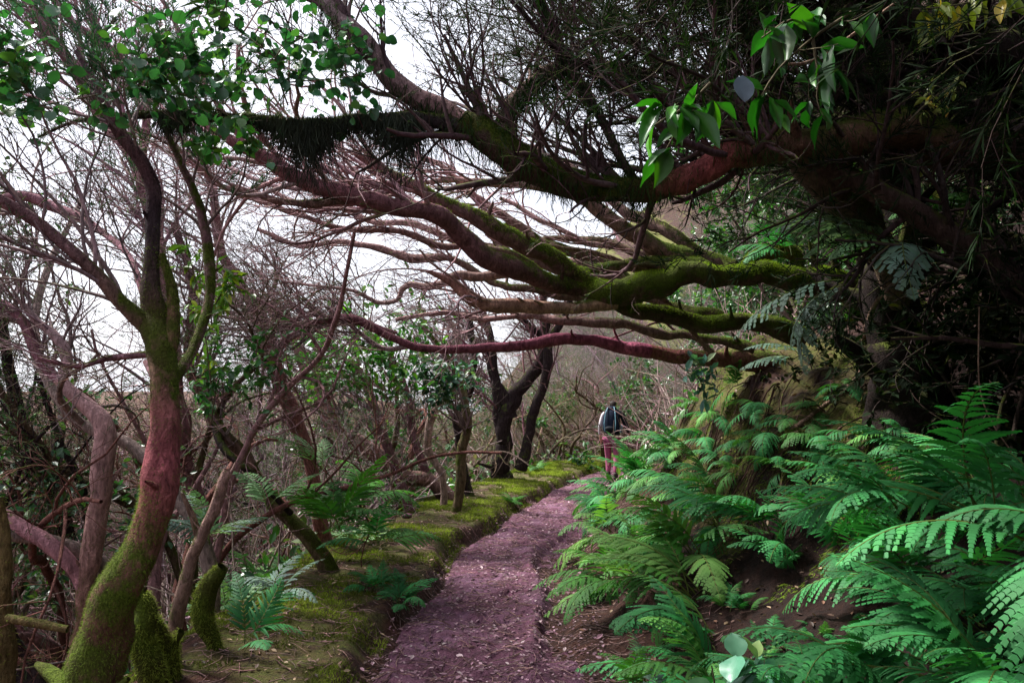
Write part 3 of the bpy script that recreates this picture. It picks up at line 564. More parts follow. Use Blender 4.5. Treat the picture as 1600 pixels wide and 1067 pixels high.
for k, pts in enumerate(FAN):
    cc = R(pts, (.10, .065, .05), .7, 12, .34, 3600, .026, (.36, .23, .23), mcol=MG, moss_end=-.2, mz=.15, wig=.05, step=.05)
    T.brush(cc[len(cc)//3:], 7, (.5, 1.5), 5, (.3, .8), 4, (.15, .35), pull=(-.9, 0, .28), bias=(-.9, .1, .25), col=PK, moss=.1, needles=2, ncol=(.09, .10, .06), ang=.8, pw=.10, wig=.36)
T.done()
# --- 11 low red bough

T = Tree('heather_tree', 'low tree with a smooth purple-red bough stretching level across the path', P(1220, 580, 8), 22)
c = T.limb([(1300, 610, 8.5, 18), (1220, 570, 8.2, 16), (1170, 562, 8.05, 15), (1120, 560, 8, 13), (1065, 556, 7.95, 12), (1010, 549, 7.9, 11.5)], (.12, .08, .06), .7, 14, .22, 4000, .03, (.2, .07, .07), moss_end=.25)
c = T.limb([(1015, 550, 7.9, 11.5), (960, 541, 7.85, 11), (925, 533, 7.8, 10), (885, 528, 7.75, 9), (850, 532, 7.7, 9), (800, 540, 7.65, 8), (740, 545, 7.6, 7), (690, 546, 7.55, 6.5), (645, 541, 7.5, 6.5), (605, 526, 7.5, 6), (565, 506, 7.5, 7), (520, 500, 7.5, 7), (480, 509, 7.5, 5.5), (430, 513, 7.5, 5)], (.26, .07, .12), .0, 12, .15, 0, .03, LD)
T.brush(c[70:], 26, (.5, 1.5), 6, (.3, .7), 4, (.15, .3), pull=(-.8, 0, .35), bias=(-.8, 0, .2), needles=1, ncol=(.07, .08, .05))
c = T.limb([(640, 541, 7.5, 4.5), (600, 546, 7.5, 4), (560, 520, 7.5, 3.5), (510, 480, 7.5, 3)], PALE, .0, 7); T.brush(c, 12, (.4, 1.2), 5, (.3, .6), 3, (.1, .3), bias=(-.8, 0, .2))
c = T.limb([(1160, 543, 8, 2.6), (1120, 533, 8, 2.4), (1060, 518, 8, 2.2), (1035, 503, 8, 2), (1000, 512, 8, 1.8), (950, 530, 8, 1.5)], LD, .2, 6)
T.done()
# --- 12 the great dark bowed bough, close above
T = Tree('heather_tree', 'huge dark mossy bough bowing across the top, draped in hanging moss', P(1640, 300, 5.4), 23)
MD = (.035, .07, .012)
c = T.limb([(1760, 330, 5.8, 62), (1680, 270, 5.5, 54), (1600, 238, 5.2, 46), (1500, 222, 4.95, 36), (1400, 212, 4.7, 33), (1310, 212, 4.55, 29), (1230, 222, 4.4, 26), (1170, 236, 4.35, 26), (1132, 242, 4.3, 25), (1098, 264, 4.3, 22), (1050, 285, 4.3, 21.5), (985, 295, 4.3, 20.5), (930, 296, 4.3, 22), (885, 287, 4.3, 23), (845, 268, 4.3, 23), (808, 242, 4.3, 23), (770, 215, 4.3, 23), (730, 188, 4.3, 21)], (.10, .06, .04), .5, 22, .24, 7000, .028, mcol=MD, step=.02, mz=.0, pc={0: ((.06, .04, .03), .4), 4: ((.10, .06, .04), .6), 7: ((.13, .07, .05), .4), 8: ((.24, .08, .075), -.1), 9: ((.25, .08, .08), .1), 10: ((.16, .07, .05), .55), 11: ((.06, .04, .03), .8), 17: ((.05, .035, .03), .75)})
c2 = T.limb([(745, 197, 4.3, 20), (700, 173, 4.35, 18), (660, 150, 4.4, 17.5), (612, 116, 4.45, 16), (585, 88, 4.5, 15.5), (562, 62, 4.5, 14.5), (525, 28, 4.55, 13), (492, -8, 4.6, 12), (450, -60, 4.7, 10), (380, -140, 4.8, 7)], (.20, .12, .12), .15, 14, .18, 1500, .018, (.17, .15, .17), mcol=MD, step=.03)
T.brush(c2[60:], 12, (.5, 1.2), 5, (.3, .6), 3, (.1, .3), pull=(-.2, 0, .8), col=DARK, needles=4, ncol=(.03, .06, .03))
c3 = T.limb([(578, 80, 4.5, 8), (560, 52, 4.5, 6.5), (542, 28, 4.5, 6), (522, -6, 4.5, 5), (500, -50, 4.5, 4)], (.09, .06, .07), .1, 9)
c4 = T.limb([(740, 195, 4.3, 14), (700, 190, 4.3, 12), (650, 184, 4.3, 10), (600, 183, 4.3, 9), (560, 186, 4.3, 12), (480, 192, 4.3, 13), (400, 188, 4.3, 12), (330, 180, 4.3, 10), (280, 176, 4.3, 7), (200, 182, 4.3, 4), (120, 190, 4.3, 3), (60, 215, 4.3, 2)], (.035, .028, .03), .5, 14, .6, 5200, .05, mcol=(.022, .038, .012), step=.025)
beard(T.mo, T.g, c4[len(c4)//8:int(len(c4)*.72)], 4800, .16, (.040, .048, .034), 1.6)
beard(T.mo, T.g, c4[len(c4)//8:int(len(c4)*.40)], 2200, .36, (.035, .042, .034), 1.5)
moss_lumps = 0
beard(T.mo, T.g, c[int(len(c)*.55):], 2600, .14, (.03, .06, .016), 1.1)
beard(T.mo, T.g, c2[:40], 900, .30, (.025, .04, .018), 1.1)
c5 = T.limb([(795, 215, 4.3, 12), (800, 175, 4.35, 12), (820, 140, 4.4, 9.5), (850, 110, 4.45, 7.5), (880, 98, 4.5, 7), (915, 97, 4.6, 7), (960, 104, 4.7, 7), (1020, 120, 4.8, 6)], (.36, .26, .23), .5, 12, .2, 2500, .03, mcol=MD, moss_end=-.2)
beard(T.mo, T.g, c5[:60], 1800, .22, (.03, .055, .018), 1.3)
c6 = T.limb([(1000, 290, 4.35, 8), (975, 255, 4.35, 7), (950, 200, 4.4, 7), (915, 145, 4.4, 7), (885, 95, 4.45, 6.5), (868, 50, 4.5, 6), (845, -5, 4.5, 5), (820, -80, 4.5, 4)], (.05, .035, .035), .45, 10, .2, 1800, .02, mcol=MD)
beard(T.mo, T.g, c6[:50], 1500, .22, (.03, .055, .02), 1.3)
c7 = T.limb([(790, 222, 4.3, 8), (765, 190, 4.3, 8), (745, 155, 4.3, 8), (725, 135, 4.3, 5)], (.05, .035, .03), .6, 9, .2, 2500, .025, mcol=MD)
c8 = T.limb([(920, 100, 4.45, 5), (870, 75, 4.4, 5), (835, 40, 4.4, 4), (800, 0, 4.4, 3)], DARK, .3, 8)
DK = (.07, .045, .05)
for cc, n in ((c[int(len(c)*.6):], 26), (c5, 22), (c6, 30), (c7, 8), (c8, 10), (c2[:50], 9)):
    T.brush(cc, n, (.35, 1.0), 6, (.2, .5), 4, (.1, .25), pull=(-.15, 0, .75), bias=(-.1, 0, .6), col=DK, moss=.3, needles=12, ncol=(.030, .055, .025), nsize=.034)
T.done()
# --- 13 massive black trunk on the right
T = Tree('heather_tree', 'massive black-shadowed trunk on the right bank with a thick mossy forked bough', P(1415, 640, 5.9), 24)
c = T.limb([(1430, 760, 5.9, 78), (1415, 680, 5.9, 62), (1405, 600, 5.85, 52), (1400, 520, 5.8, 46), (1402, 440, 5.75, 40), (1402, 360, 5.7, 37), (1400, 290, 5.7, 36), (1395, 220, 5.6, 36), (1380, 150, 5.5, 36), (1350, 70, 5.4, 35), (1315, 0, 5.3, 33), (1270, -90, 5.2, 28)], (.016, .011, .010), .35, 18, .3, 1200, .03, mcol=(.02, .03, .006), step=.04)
c2 = T.limb([(1412, 470, 5.6, 18), (1390, 410, 5.45, 24), (1352, 345, 5.3, 27), (1300, 290, 5.2, 27), (1255, 250, 5.1, 25), (1215, 185, 5.0, 23), (1190, 120, 4.95, 21), (1170, 50, 4.9, 19), (1130, -30, 4.9, 16)], (.10, .07, .05), .7, 16, .25, 6500, .032, mcol=(.15, .15, .025), step=.035, mz=.25)
c3 = T.limb([(1385, 175, 5.0, 20), (1340, 110, 4.95, 16), (1295, 55, 4.9, 14), (1240, 20, 4.9, 12), (1150, 5, 4.9, 9), (1060, -20, 4.9, 7)], (.06, .04, .03), .5, 12, .2, 1500, .03)
c4 = T.limb([(1240, 240, 5.1, 16), (1180, 190, 5.2, 13), (1110, 140, 5.3, 11), (1040, 100, 5.4, 9), (980, 60, 5.5, 7), (900, 30, 5.6, 5)], (.12, .08, .055), .5, 12, .2, 2500, .03)
c5 = T.limb([(1412, 450, 5.55, 9), (1405, 420, 5.5, 9), (1412, 380, 5.45, 9), (1424, 340, 5.4, 8)], (.1, .08, .04), .8, 8, .2, 4000, .02)
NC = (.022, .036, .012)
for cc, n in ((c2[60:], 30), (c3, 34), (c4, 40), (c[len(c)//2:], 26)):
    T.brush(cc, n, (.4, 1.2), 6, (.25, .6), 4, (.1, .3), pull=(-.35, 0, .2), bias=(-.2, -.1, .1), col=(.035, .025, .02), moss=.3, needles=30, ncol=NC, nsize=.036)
beard(T.mo, T.g, c2[40:], 1600, .16, (.09, .10, .02), 1.2); beard(T.mo, T.g, c3, 1400, .2, (.03, .05, .015), 1.2)
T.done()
T = Tree('heather_tree', 'black leaning trunk filling the upper right corner with moss along its top', P(1800, 500, 6), 25)
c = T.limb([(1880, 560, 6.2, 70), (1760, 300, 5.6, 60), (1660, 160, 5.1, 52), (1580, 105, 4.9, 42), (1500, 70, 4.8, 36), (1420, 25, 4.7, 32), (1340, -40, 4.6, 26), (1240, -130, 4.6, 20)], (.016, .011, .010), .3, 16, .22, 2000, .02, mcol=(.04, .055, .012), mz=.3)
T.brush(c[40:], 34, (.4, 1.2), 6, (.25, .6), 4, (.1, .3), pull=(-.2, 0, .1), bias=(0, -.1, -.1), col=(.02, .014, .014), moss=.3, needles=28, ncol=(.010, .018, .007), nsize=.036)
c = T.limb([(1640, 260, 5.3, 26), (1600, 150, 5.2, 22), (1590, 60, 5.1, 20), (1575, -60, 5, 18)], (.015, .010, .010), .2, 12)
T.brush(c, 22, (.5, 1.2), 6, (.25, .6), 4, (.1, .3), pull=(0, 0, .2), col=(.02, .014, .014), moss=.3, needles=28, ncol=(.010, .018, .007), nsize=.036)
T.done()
# added trees, partly out of frame, roofing the right bank against sky light
for i, (x, y, z) in enumerate([(4.2, 4.2, 2.6), (5.2, 7.0, 3.6), (3.9, 1.6, 2.4), (5.8, 10.5, 4.0), (4.0, -1.5, 2.4), (6.5, 5.0, 4.2)]):
    z = float(terrain(x, y)); g = np.random.default_rng(400+i)
    T = Tree('heather_tree', ['dark evergreen tree leaning out over the right bank behind the black trunk', 'dense dark-crowned tree rooted high above the ferns on the right'][i % 2], (x, y, z), 400+i, group='dark trees roofing over the right bank')
    st = []
    for k in range(4):
        e = np.array([x+g.uniform(-.4, .4), y+g.uniform(-.4, .4), z-.1]); ww = walk(g, e[None], np.array([[-.45+g.normal()*.35, g.normal()*.35, 1]]), np.array([3.6+g.random()]), 9, .12, (-.9, -.1, .2), .08)[0]
        c = T.limb(None, (.06, .04, .035), .4, 9, .2, raw=np.hstack([ww, np.linspace(.12, .03, 9)[:, None]]), step=.1)
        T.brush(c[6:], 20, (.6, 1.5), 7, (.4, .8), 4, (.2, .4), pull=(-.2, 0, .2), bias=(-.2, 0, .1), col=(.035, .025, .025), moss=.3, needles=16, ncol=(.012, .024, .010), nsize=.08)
    T.done()

# ================================================================ the woods behind: each tree a thing, copies of a few builds
def wood_tree(name, label, group, seed, kind):
    g = np.random.default_rng(seed); T = Tree(name, label, (0, 0, 0), seed, group=group)
    ns = {'heath': 3, 'laurel': 2, 'thicket': 6}[kind]
    for k in range(ns):
        L_ = {'heath': 5.2, 'laurel': 4.6, 'thicket': 4.2}[kind]*g.uniform(.75, 1.1); K = 15
        d0 = np.array([[-.35+g.normal()*.4, g.normal()*.35, 1.]])
        ww = walk(g, np.array([[g.normal()*.15, g.normal()*.15, -.25]]), d0, np.array([L_]), K, .30, (-.55, 0, .55), .07)[0]
        r0 = {'heath': .075, 'laurel': .06, 'thicket': .05}[kind]*g.uniform(.7, 1.2)
        col = jit(g, {'heath': (.26, .185, .21), 'laurel': (.15, .11, .10), 'thicket': (.16, .12, .09)}[kind], 1, .45)[0, :3]
        c = catmull(np.hstack([ww, np.linspace(r0, r0*.25, K)[:, None]]), .09); n = len(c)
        tubes(T.t, c[None, :, :3], c[None, :, 3], 7, np.hstack([np.tile(col, (n, 1)), np.linspace(.7, .15, n)[:, None]])[None], .2, 7, seed)
        cc = c[int(n*.3):]
        if kind == 'heath': T.brush(cc, 18, (.6, 1.7), 6, (.4, .9), 4, (.2, .45), pull=(-.6, 0, .5), col=(.27, .20, .225), needles=6, ncol=(.09, .14, .10), nsize=.07, bias=(-.6, 0, .3), ang=.8, wig=.3)
        elif kind == 'laurel': T.brush(cc, 14, (.5, 1.3), 5, (.3, .7), 0, pull=(-.2, 0, .5), col=(.14, .11, .09), leaves=18, lcol=(.032, .11, .034), lsize=.12)
        else: T.brush(cc, 9, (.4, 1.2), 4, (.3, .7), 2, (.2, .4), pull=(-.4, 0, .5), col=(.18, .14, .10), needles=5, ncol=(.06, .09, .03), nsize=.07)
    return T.done(fol=M_LEAF if kind == 'laurel' else M_HEATH)
protos = {}
def plant_wood(kind, spots, name, labels, group, seed, nv):
    pr = []
    for i, (x, y, s) in enumerate(spots):
        z = float(terrain(x, y)); lb = labels(x, y) if callable(labels) else labels
        if i < nv:
            r = wood_tree(name, lb, group, seed+i, kind); r.location = (x, y, z); r.rotation_euler = (0, 0, GB.uniform(-.5, .5)); r.scale = (s, s, s); pr.append(r)
        else: copy_tree(pr[i % nv], (x, y, z), GB.uniform(-.7, .7) if kind != 'laurel' else GB.uniform(0, 6.3), s*GB.uniform(.9, 1.1), lb)['group'] = group
GB = np.random.default_rng(77)
def fan(n, px, dd, tries=40, mind=.9, used=None, cond=None):
    out = used if used is not None else []; res = []
    for _ in range(n*tries):
        d = dd[0]+(dd[1]-dd[0])*GB.random()**.8; a = GB.uniform(*px); x = (a-800)/FPX*d; y = d
        if cond and not cond(x, y): continue
        if all((x-q[0])**2+(y-q[1])**2 > (mind*(.6+d/25))**2 for q in out): out.append((x, y)); res.append((x, y, GB.uniform(.8, 1.15)))
        if len(res) >= n: break
    return res
def offpath(x, y):
    if -.03 < x/max(y, .1) < .36 and y < 21: return False
    if y < 15 and -2.7 < x/y*10 < 1.2: return False
    if y < 11 and -3.4 < x/y*10 < 1.2: return False
    u = x-pcx(min(y, 33)); return u < -phw(y)-verge(y)-.35 or u > phw(y)+2.6
U = []
side = lambda x: 'left edge of the view' if x < -5.5 else 'crooked pink tree' if x < -3.2 else 'sloping pink log' if x < -1.2 else 'central dark tree' if x < .8 else 'hiker'
plant_wood('heath', fan(26, (-80, 600), (9, 15), used=U, cond=offpath), 'heather_tree', lambda x, y: 'pinkish feathery heather tree behind the '+side(x*13/y), 'feathery heather trees on the slope below the path', 500, 4)
plant_wood('heath', fan(4, (-260, 20), (6.5, 9.5), used=U, mind=.7, cond=offpath), 'heather_tree', lambda x, y: 'thin-limbed feathery tree close behind the '+('big forked tree' if x/y < -.37 else 'curved mossy trunk'), 'feathery trees close below the verge', 505, 4)
plant_wood('heath', fan(46, (-200, 800), (15, 34), used=U, cond=offpath), 'heather_tree', 'hazy far heather tree with a purplish crown, deep in the woods below the path', 'far heather trees in the valley', 520, 3)
plant_wood('laurel', fan(24, (-60, 640), (8.5, 20), used=U, cond=offpath), 'laurel_tree', lambda x, y: 'small green laurel behind the '+side(x*13/y), 'green laurels among the heather trees', 540, 3)
plant_wood('thicket', fan(80, (380, 1150), (12, 32), used=U, mind=.55, cond=offpath), 'heather_tree', lambda x, y: 'spindly many-stemmed tree in the beige thicket '+('beyond the hiker' if x > .8 else 'left of the central dark tree'), 'spindly thicket trees beyond the path', 560, 5)
plant_wood('heath', fan(70, (600, 1400), (16, 50), used=U, cond=offpath), 'heather_tree', 'tall heather tree on the rising slope far behind the fan of mossy boughs', 'trees on the rising slope', 580, 2)
plant_wood('laurel', fan(46, (860, 1400), (14, 36), used=[], cond=offpath), 'laurel_tree', 'leafy tree high on the far slope seen between the mossy boughs', 'leafy trees on the far slope', 585, 2)
plant_wood('heath', fan(40, (860, 1350), (18, 46), used=[], cond=offpath), 'heather_tree', 'feathery tree high on the far slope seen between the mossy boughs', 'feathery trees on the far slope', 587, 2)
plant_wood('laurel', fan(18, (900, 1450), (11, 24), used=U, cond=offpath), 'laurel_tree', 'dark green leafy tree on the hillside behind the mossy boughs', 'leafy trees on the right hillside', 590, 2)

# crooked leaning stems in the middle distance, each grown on its own
GC = np.random.default_rng(4321)
CR = ['dark', 'pinkish', 'mossy', 'pale grey', 'red-brown']; CC = [DARK, (.24, .14, .15), (.075, .055, .035), (.22, .175, .16), (.13, .06, .05)]; CMs = [.25, -.1, .85, .1, .1]
def crooked(px, d, k, seed):
    x = (px-800)/FPX*d; y = d
    if not offpath(x, y) and not (px > 440 and y > 11.5): return
    z = float(terrain(x, y)); g = np.random.default_rng(seed)
    where = 'left of the big forked tree' if px < 110 else 'right behind the big forked tree' if px < 330 else 'behind the curved mossy trunk' if px < 480 else 'behind the sloping pink log' if px < 640 else 'near the pale S-curved stem' if px < 740 else 'behind the central dark tree' if px < 880 else 'beyond the hiker'
    T = Tree('heather_tree', '%s crooked %s trunk %s' % (['slender', 'twisted', 'leaning'][seed % 3], CR[k], where), (x, y, z), seed, group='crooked trunks in the middle distance'); n = 1+int(g.random() < .6)+int(g.random() < .3)
    for j in range(n):
        L_ = g.uniform(2.8, 4.6); r0 = g.uniform(.035, .075); K = 13
        ww = walk(g, np.array([[x+g.normal()*.08, y+g.normal()*.08, z-.2]]), np.array([[-abs(g.normal())*.55, g.normal()*.25, 1.]]), np.array([L_]), K, .40, (-.5, 0, .6), .13)[0]
        c = T.limb(None, CC[k], CMs[k], 9, .2, 900 if k == 2 and d < 10 else 0, .02, tuple(min(1, v*1.3) for v in CC[k]), moss_end=0, raw=np.hstack([ww, np.linspace(r0, r0*.3, K)[:, None]]), step=.06)
        a, ra = grow(g, c[None, :, :3], c[None, :, 3], 4, .45, .9, (.8, 1.8), .8, (-.6, 0, .4), .1, .34, 10, .7, .008)
        tubes(T.t, a, ra, 6, np.hstack([np.tile(CC[k], (len(a), 1)), np.full((len(a), 1), .1)]), .15)
        for q in range(len(a)): T.brush(np.hstack([a[q], ra[q][:, None]]), 4, (.3, .9), 4, (.2, .5), 3, (.12, .3), pull=(-.5, 0, .45), needles=3, ncol=(.06, .10, .055), nsize=.05, wig=.34, col=tuple(v*.9 for v in CC[k]))
        T.brush(c[len(c)//2:], 7, (.3, 1.), 4, (.2, .5), 3, (.12, .3), pull=(-.5, 0, .45), needles=3, ncol=(.06, .10, .055), nsize=.05, wig=.34, col=tuple(v*.9 for v in CC[k]))
    T.done()
for i in range(56):
    px = -60+720*((i*.618) % 1)+GC.uniform(-15, 15); dmin = 5.6 if px < 400 else 8.5 if px < 560 else 12
    crooked(px, dmin+(15-dmin)*GC.random()**1.3 if dmin < 14 else GC.uniform(17, 24), int(GC.integers(5)), 700+i)
for i in range(9): crooked(GC.uniform(880, 1060), GC.uniform(23, 28), int(GC.integers(3)), 760+i)

# ================================================================ ferns
def frond_mesh(seed, npin=15, nsub=15, droop=1.0, wid=.33, col=(.035, .15, .06), coarse=False, curl=.2):
    g = np.random.default_rng(seed); mb = MB(); K = 40; s = np.linspace(0, 1, K)
    el = .75-1.25*droop*s**1.2; dx = np.cos(el); dz = np.sin(el); rx = np.cumsum(dx)/K; rz = np.cumsum(dz)/K; ry = curl*s**2*.35
    rach = np.stack([rx, ry, rz], -1); T = nrm(np.gradient(rach, axis=0))
    tubes(mb, rach[None], np.linspace(.006, .0015, K)[None], 4, (.10, .13, .03, 1))
    for sd in (-1, 1):
        for i in range(npin):
            t = .20+.79*(i/(npin-1)); k = int(t*(K-1)); p = rach[k]; tt = T[k]
            L = wid*((1-t)/.8)**.85*(.72+.28*min(1, (t-.12)/.16))*g.uniform(.82, 1.1)+.010
            if g.random() < .03: L *= .4
            S = nrm(np.cross(tt, [0, 0, 1]))*sd; up = np.cross(S, tt)*sd; up = up if up[2] > 0 else -up
            an = .95-.35*t+g.normal()*.05; d = S*math.sin(an)+tt*math.cos(an)
            n = max(4, int(nsub*L/wid)); q = np.linspace(0, 1, n+1)
            pts = p+np.outer(q, d)*L+np.outer(q**2, [0, 0, -1])*L*(.30+.30*g.random())*droop+np.outer(q**2, tt)*L*.12
            dir_ = nrm(np.gradient(pts, axis=0)); sp = L/n
            side_ = nrm(np.cross(dir_, up)); c = jit(g, col, 1, .28)[0]
            for ss_ in (-1, 1):
                qd = nrm(side_[:-1]*ss_*1.0+dir_[:-1]*.35); qt = nrm(side_[:-1]*ss_+dir_[:-1]*.95); ln = .79/npin*(.60*(1-q[:-1])**.6*smooth(-.12, .16, q[:-1])+.05)*g.uniform(.85, 1.15, n)*(1.0 if not coarse else .95)
                w_ = sp*(.56 if not coarse else .62); b = pts[:-1]+dir_[:-1]*sp*.5
                a0 = b-dir_[:-1]*w_; a1 = b+dir_[:-1]*w_; m_ = b+qd*ln[:, None]*.60; tip = b+qt*ln[:, None]*1.12+np.array([0, 0, -1])*ln[:, None]*.10
                h = dir_[:-1]*w_*.95
                V = np.stack([a0, a1, m_+h, tip, m_-h], 1).reshape(-1, 3); o = (np.arange(n)*5)[:, None]
                mb.add(V, np.array([[0, 1, 2, 4]])+o, np.array([[4, 2, 3]])+o, c*np.array([1, 1, 1, 1]))
    return mb.mesh('frond', smooth_=False)
def fset(seed0, n, **k):
    r = []
    for i in range(n):
        me = frond_mesh(seed0+i, droop=.75+.18*i, curl=(-.5, .3, .8, -.1, .5)[i % 5], **k); me.materials.append(M_FERN); r.append(me)
    return r
F_BLUE = fset(1, 5, col=(.028, .165, .052)); F_GRN = fset(11, 4, col=(.05, .17, .032)); F_YEL = fset(21, 3, col=(.09, .20, .05), npin=14)
F_PALE = fset(31, 3, col=(.14, .27, .14), npin=15, nsub=5, wid=.36, coarse=True); F_GREY = fset(41, 3, col=(.11, .17, .16), npin=14, nsub=6, wid=.3, coarse=True)
GF = np.random.default_rng(909)
def fern(loc, label, n, L, az, spread, meshes, group=None, el=0.0, tilt=.25, name='fern', elv=None):
    r = thing(name, loc, label, 'fern', group)
    for i in range(n):
        me = meshes[GF.integers(len(meshes))]; o = bpy.data.objects.new('frond', me); COL.objects.link(o); o.parent = r
        a = az+(i-(n-1)/2)*spread/max(1, n-1)*2+GF.normal()*.15; s = L*GF.uniform(.75, 1.15)
        o.rotation_euler = (GF.normal()*.22, -(el+GF.normal()*tilt), a); o.scale = (s, s, s)
        o.location = (GF.normal()*.03, GF.normal()*.03, GF.uniform(-.02, .02))
    return r
rows = []
FG = 'ferns crowding the right-hand bank'
def bank_label(px, py, d):
    a = 'lush ferns on the right bank, clump ' if False else ''
    vert = 'high on bank' if py < 760 else 'half way up bank' if py < 880 else 'at the bank foot'
    where = 'beside the path edge' if px < 980 else 'below the red soil' if px < 1150 else 'below the mossy tree root' if px < 1320 else 'under the black trunk' if px < 1480 else 'at the right edge'
    return '%s fern %s %s' % ('small' if d > 6.5 else 'broad', vert, where)
cand = []
for _ in range(9000):
    px, py = GF.uniform(880, 1660), GF.uniform(625, 1180)
    yl = np.interp(px, [880, 960, 1060, 1130, 1250, 1400, 1660], [860, 715, 690, 790, 800, 770, 740])
    if py < yl: continue
    if 1120 < px < 1450 and 885 < py < 1130: continue
    if py > 930 and px < 1000: continue
    q, d = hit(px, py, 20)
    if q is None or d < 2.3: continue
    u = q[0]-pcx(q[1])-phw(q[1])
    if u < (.28 if d > 6 else .5): continue
    if all(np.linalg.norm(q-k[0]) > .29+.026*d for k in cand): cand.append((q, d, px, py))
    if len(cand) > 170: break
for q, d, px, py in cand:
    ms = F_YEL+F_GRN if (px < 1100 and py > 830) else F_GRN+F_BLUE if px < 1120 else F_BLUE
    az = PI+GF.normal()*.35+.35; n = int(GF.integers(5, 8)); L = GF.uniform(.55, 1.0)*(1.0 if d < 7 else .85)
    fern(q+np.array([0, 0, .03]), bank_label(px, py, d), n, L, az, 1.0, ms, FG, el=GF.uniform(-.25, .35), tilt=.35)
for px, py, n in ((1150, 610, 5), (1190, 640, 5), (1215, 690, 5), (1170, 700, 5), (1290, 640, 5), (1320, 610, 5), (1060, 610, 5), (1130, 720, 5), (1010, 640, 5), (1045, 655, 5), (1085, 635, 5), (1120, 650, 4), (1105, 690, 5), (1250, 665, 4), (1290, 700, 5), (1340, 690, 5), (1385, 680, 5), (1230, 740, 5), (1150, 740, 5), (1070, 705, 5), (1440, 700, 5), (1310, 750, 5)):
    q, d = hit(px, py, 20)
    if q is not None: fern(q+np.array([0, -.02, .02]), 'fern hanging on the bank face '+('beside the hiker' if px < 1100 else 'among the moss and red soil' if px < 1260 else 'below the snaking grey root'), n, GF.uniform(.35, .6), PI+.4, 1.0, F_BLUE+F_GRN if px > 1100 else F_GRN, 'ferns hanging on the bank face', el=-.35, tilt=.35)
# big single ones, told apart by colour and place
def at_px(px, py, d, *a, **k): return fern(P(px, py, d), *a, **k)
at_px(1420, 395, 5.0, 'large arching pale fern hanging from the black trunk down to the mossy root', 5, 1.0, PI+.25, .35, F_GREY+F_PALE, el=-.3, tilt=.25)
at_px(1330, 440, 5.1, 'grey-green drooping fern frond tip above the mossy root', 3, .8, PI+.1, .3, F_GREY, el=-.75, tilt=.2)
at_px(1250, 560, 5.6, 'narrow fern hanging down the bank over the moss', 3, .55, PI+.2, .5, F_GREY, el=-.6, tilt=.3)
at_px(1500, 345, 5.6, 'bright green fern growing high beside the black trunk', 6, .6, PI, 1.3, F_GRN, el=.1)
at_px(1345, 265, 6.2, 'small yellow-green fern seen in the fork under the great bough', 5, .45, PI, 1.5, F_YEL, el=.2)
at_px(1230, 400, 6.6, 'pale fern tuft on the moss cushion of the sideways tree', 5, .5, PI, 1.4, F_GREY+F_BLUE, el=.1)
at_px(1640, 790, 3.4, 'dark green fern at the right edge beneath the black shadow', 5, .65, PI+.1, 1., F_BLUE, el=.05)
at_px(1520, 800, 3.3, 'broad bright fern in front of the black hollow, tips pointing left', 6, .72, PI+.05, .9, F_BLUE, el=-.05)
at_px(1700, 860, 2.5, 'nearest large fern reaching in from the right edge', 5, .7, PI+.1, .7, F_BLUE, el=.0)
at_px(1400, 800, 3.3, 'pale-topped fern arching left over the dark hollow', 5, .68, PI+.1, .7, F_BLUE, el=-.05)
at_px(1540, 1080, 2.7, 'deep green fern in the bottom right corner', 6, .7, PI, 1.3, F_BLUE, el=.3)
at_px(1130, 1090, 3.0, 'young fern at the bottom edge beside the round green leaf', 4, .45, PI+.2, 1.3, F_GRN, el=.3)
at_px(1250, 1100, 2.8, 'small lacy fern at the bottom edge under the dark hollow', 5, .45, PI, 1.5, F_BLUE, el=.3)
at_px(1010, 1085, 3.4, 'grey-green little fern at the lower path edge', 5, .35, PI, 1.5, F_GREY+F_GRN, el=.35)
# left side of the path
def on(px, py, dmin=0):
    q, d = hit(px, py); return q
fern(P(500, 735, 6.6), 'pale broad-lobed fern standing up in front of the leaning stems', 3, .5, PI*.9, 1.2, F_PALE, el=.35, tilt=.15)
fern(P(410, 800, 5.6), 'pale yellow-green fern behind the curved mossy trunk', 3, .42, PI*.6, 1.2, F_PALE, el=.5)
fern(P(520, 830, 6.6), 'bushy emerald fern clump beside the curved mossy trunk', 10, .75, PI/2, 2.8, F_GRN, el=.35)
fern(P(590, 850, 6.9), 'spreading green fern at the back of the mossy verge', 8, .6, 0, 2.8, F_GRN+F_BLUE, el=.2)
fern(P(560, 790, 7.6), 'feathery fern between the curved trunk and the pink log', 8, .7, 0, 3, F_GRN, el=.3)
fern(P(430, 930, 4.6), 'blue-grey fern hanging in the gully left of the verge', 5, .42, PI/2, 2.6, F_GREY, el=.1)
fern(P(385, 1010, 4.2), 'long-fingered fern at the base of the verge slope', 5, .5, .6, 1.2, F_BLUE, el=.35)
fern(P(330, 850, 5.4), 'ghostly grey fern leaves behind the dead stub', 5, .5, 1.2, 2.6, F_GREY, el=.2)
q = on(625, 950); fern(q, 'dark fern clump growing on the verge where it meets the path', 11, .36, 0, 3, F_BLUE, el=.35)
q = on(585, 925); fern(q, 'small dark fern tucked behind the clump on the verge edge', 8, .30, 0, 3, F_BLUE, el=.35)
q = on(800, 790); fern(q, 'low fern tufts on the verge ahead of the central dark tree', 9, .35, 0, 3, F_GRN, el=.2)
for i in range(26):
    d = GF.uniform(5.2, 11); px = GF.uniform(60, 560); x = (px-800)/FPX*d; u_ = -(x-pcx(d))-phw(d)
    if u_ < verge(d)*.8: continue
    fern((x, d, float(terrain(x, d))), 'green fern on the slope '+('left of the big forked tree' if px < 200 else 'below the dead stub' if px < 350 else 'behind the curved mossy trunk'), 7, GF.uniform(.4, .75), GF.uniform(0, 6), 2.8, [F_GRN, F_BLUE, F_PALE][i % 3], 'ferns on the slope left of the path', el=.25)
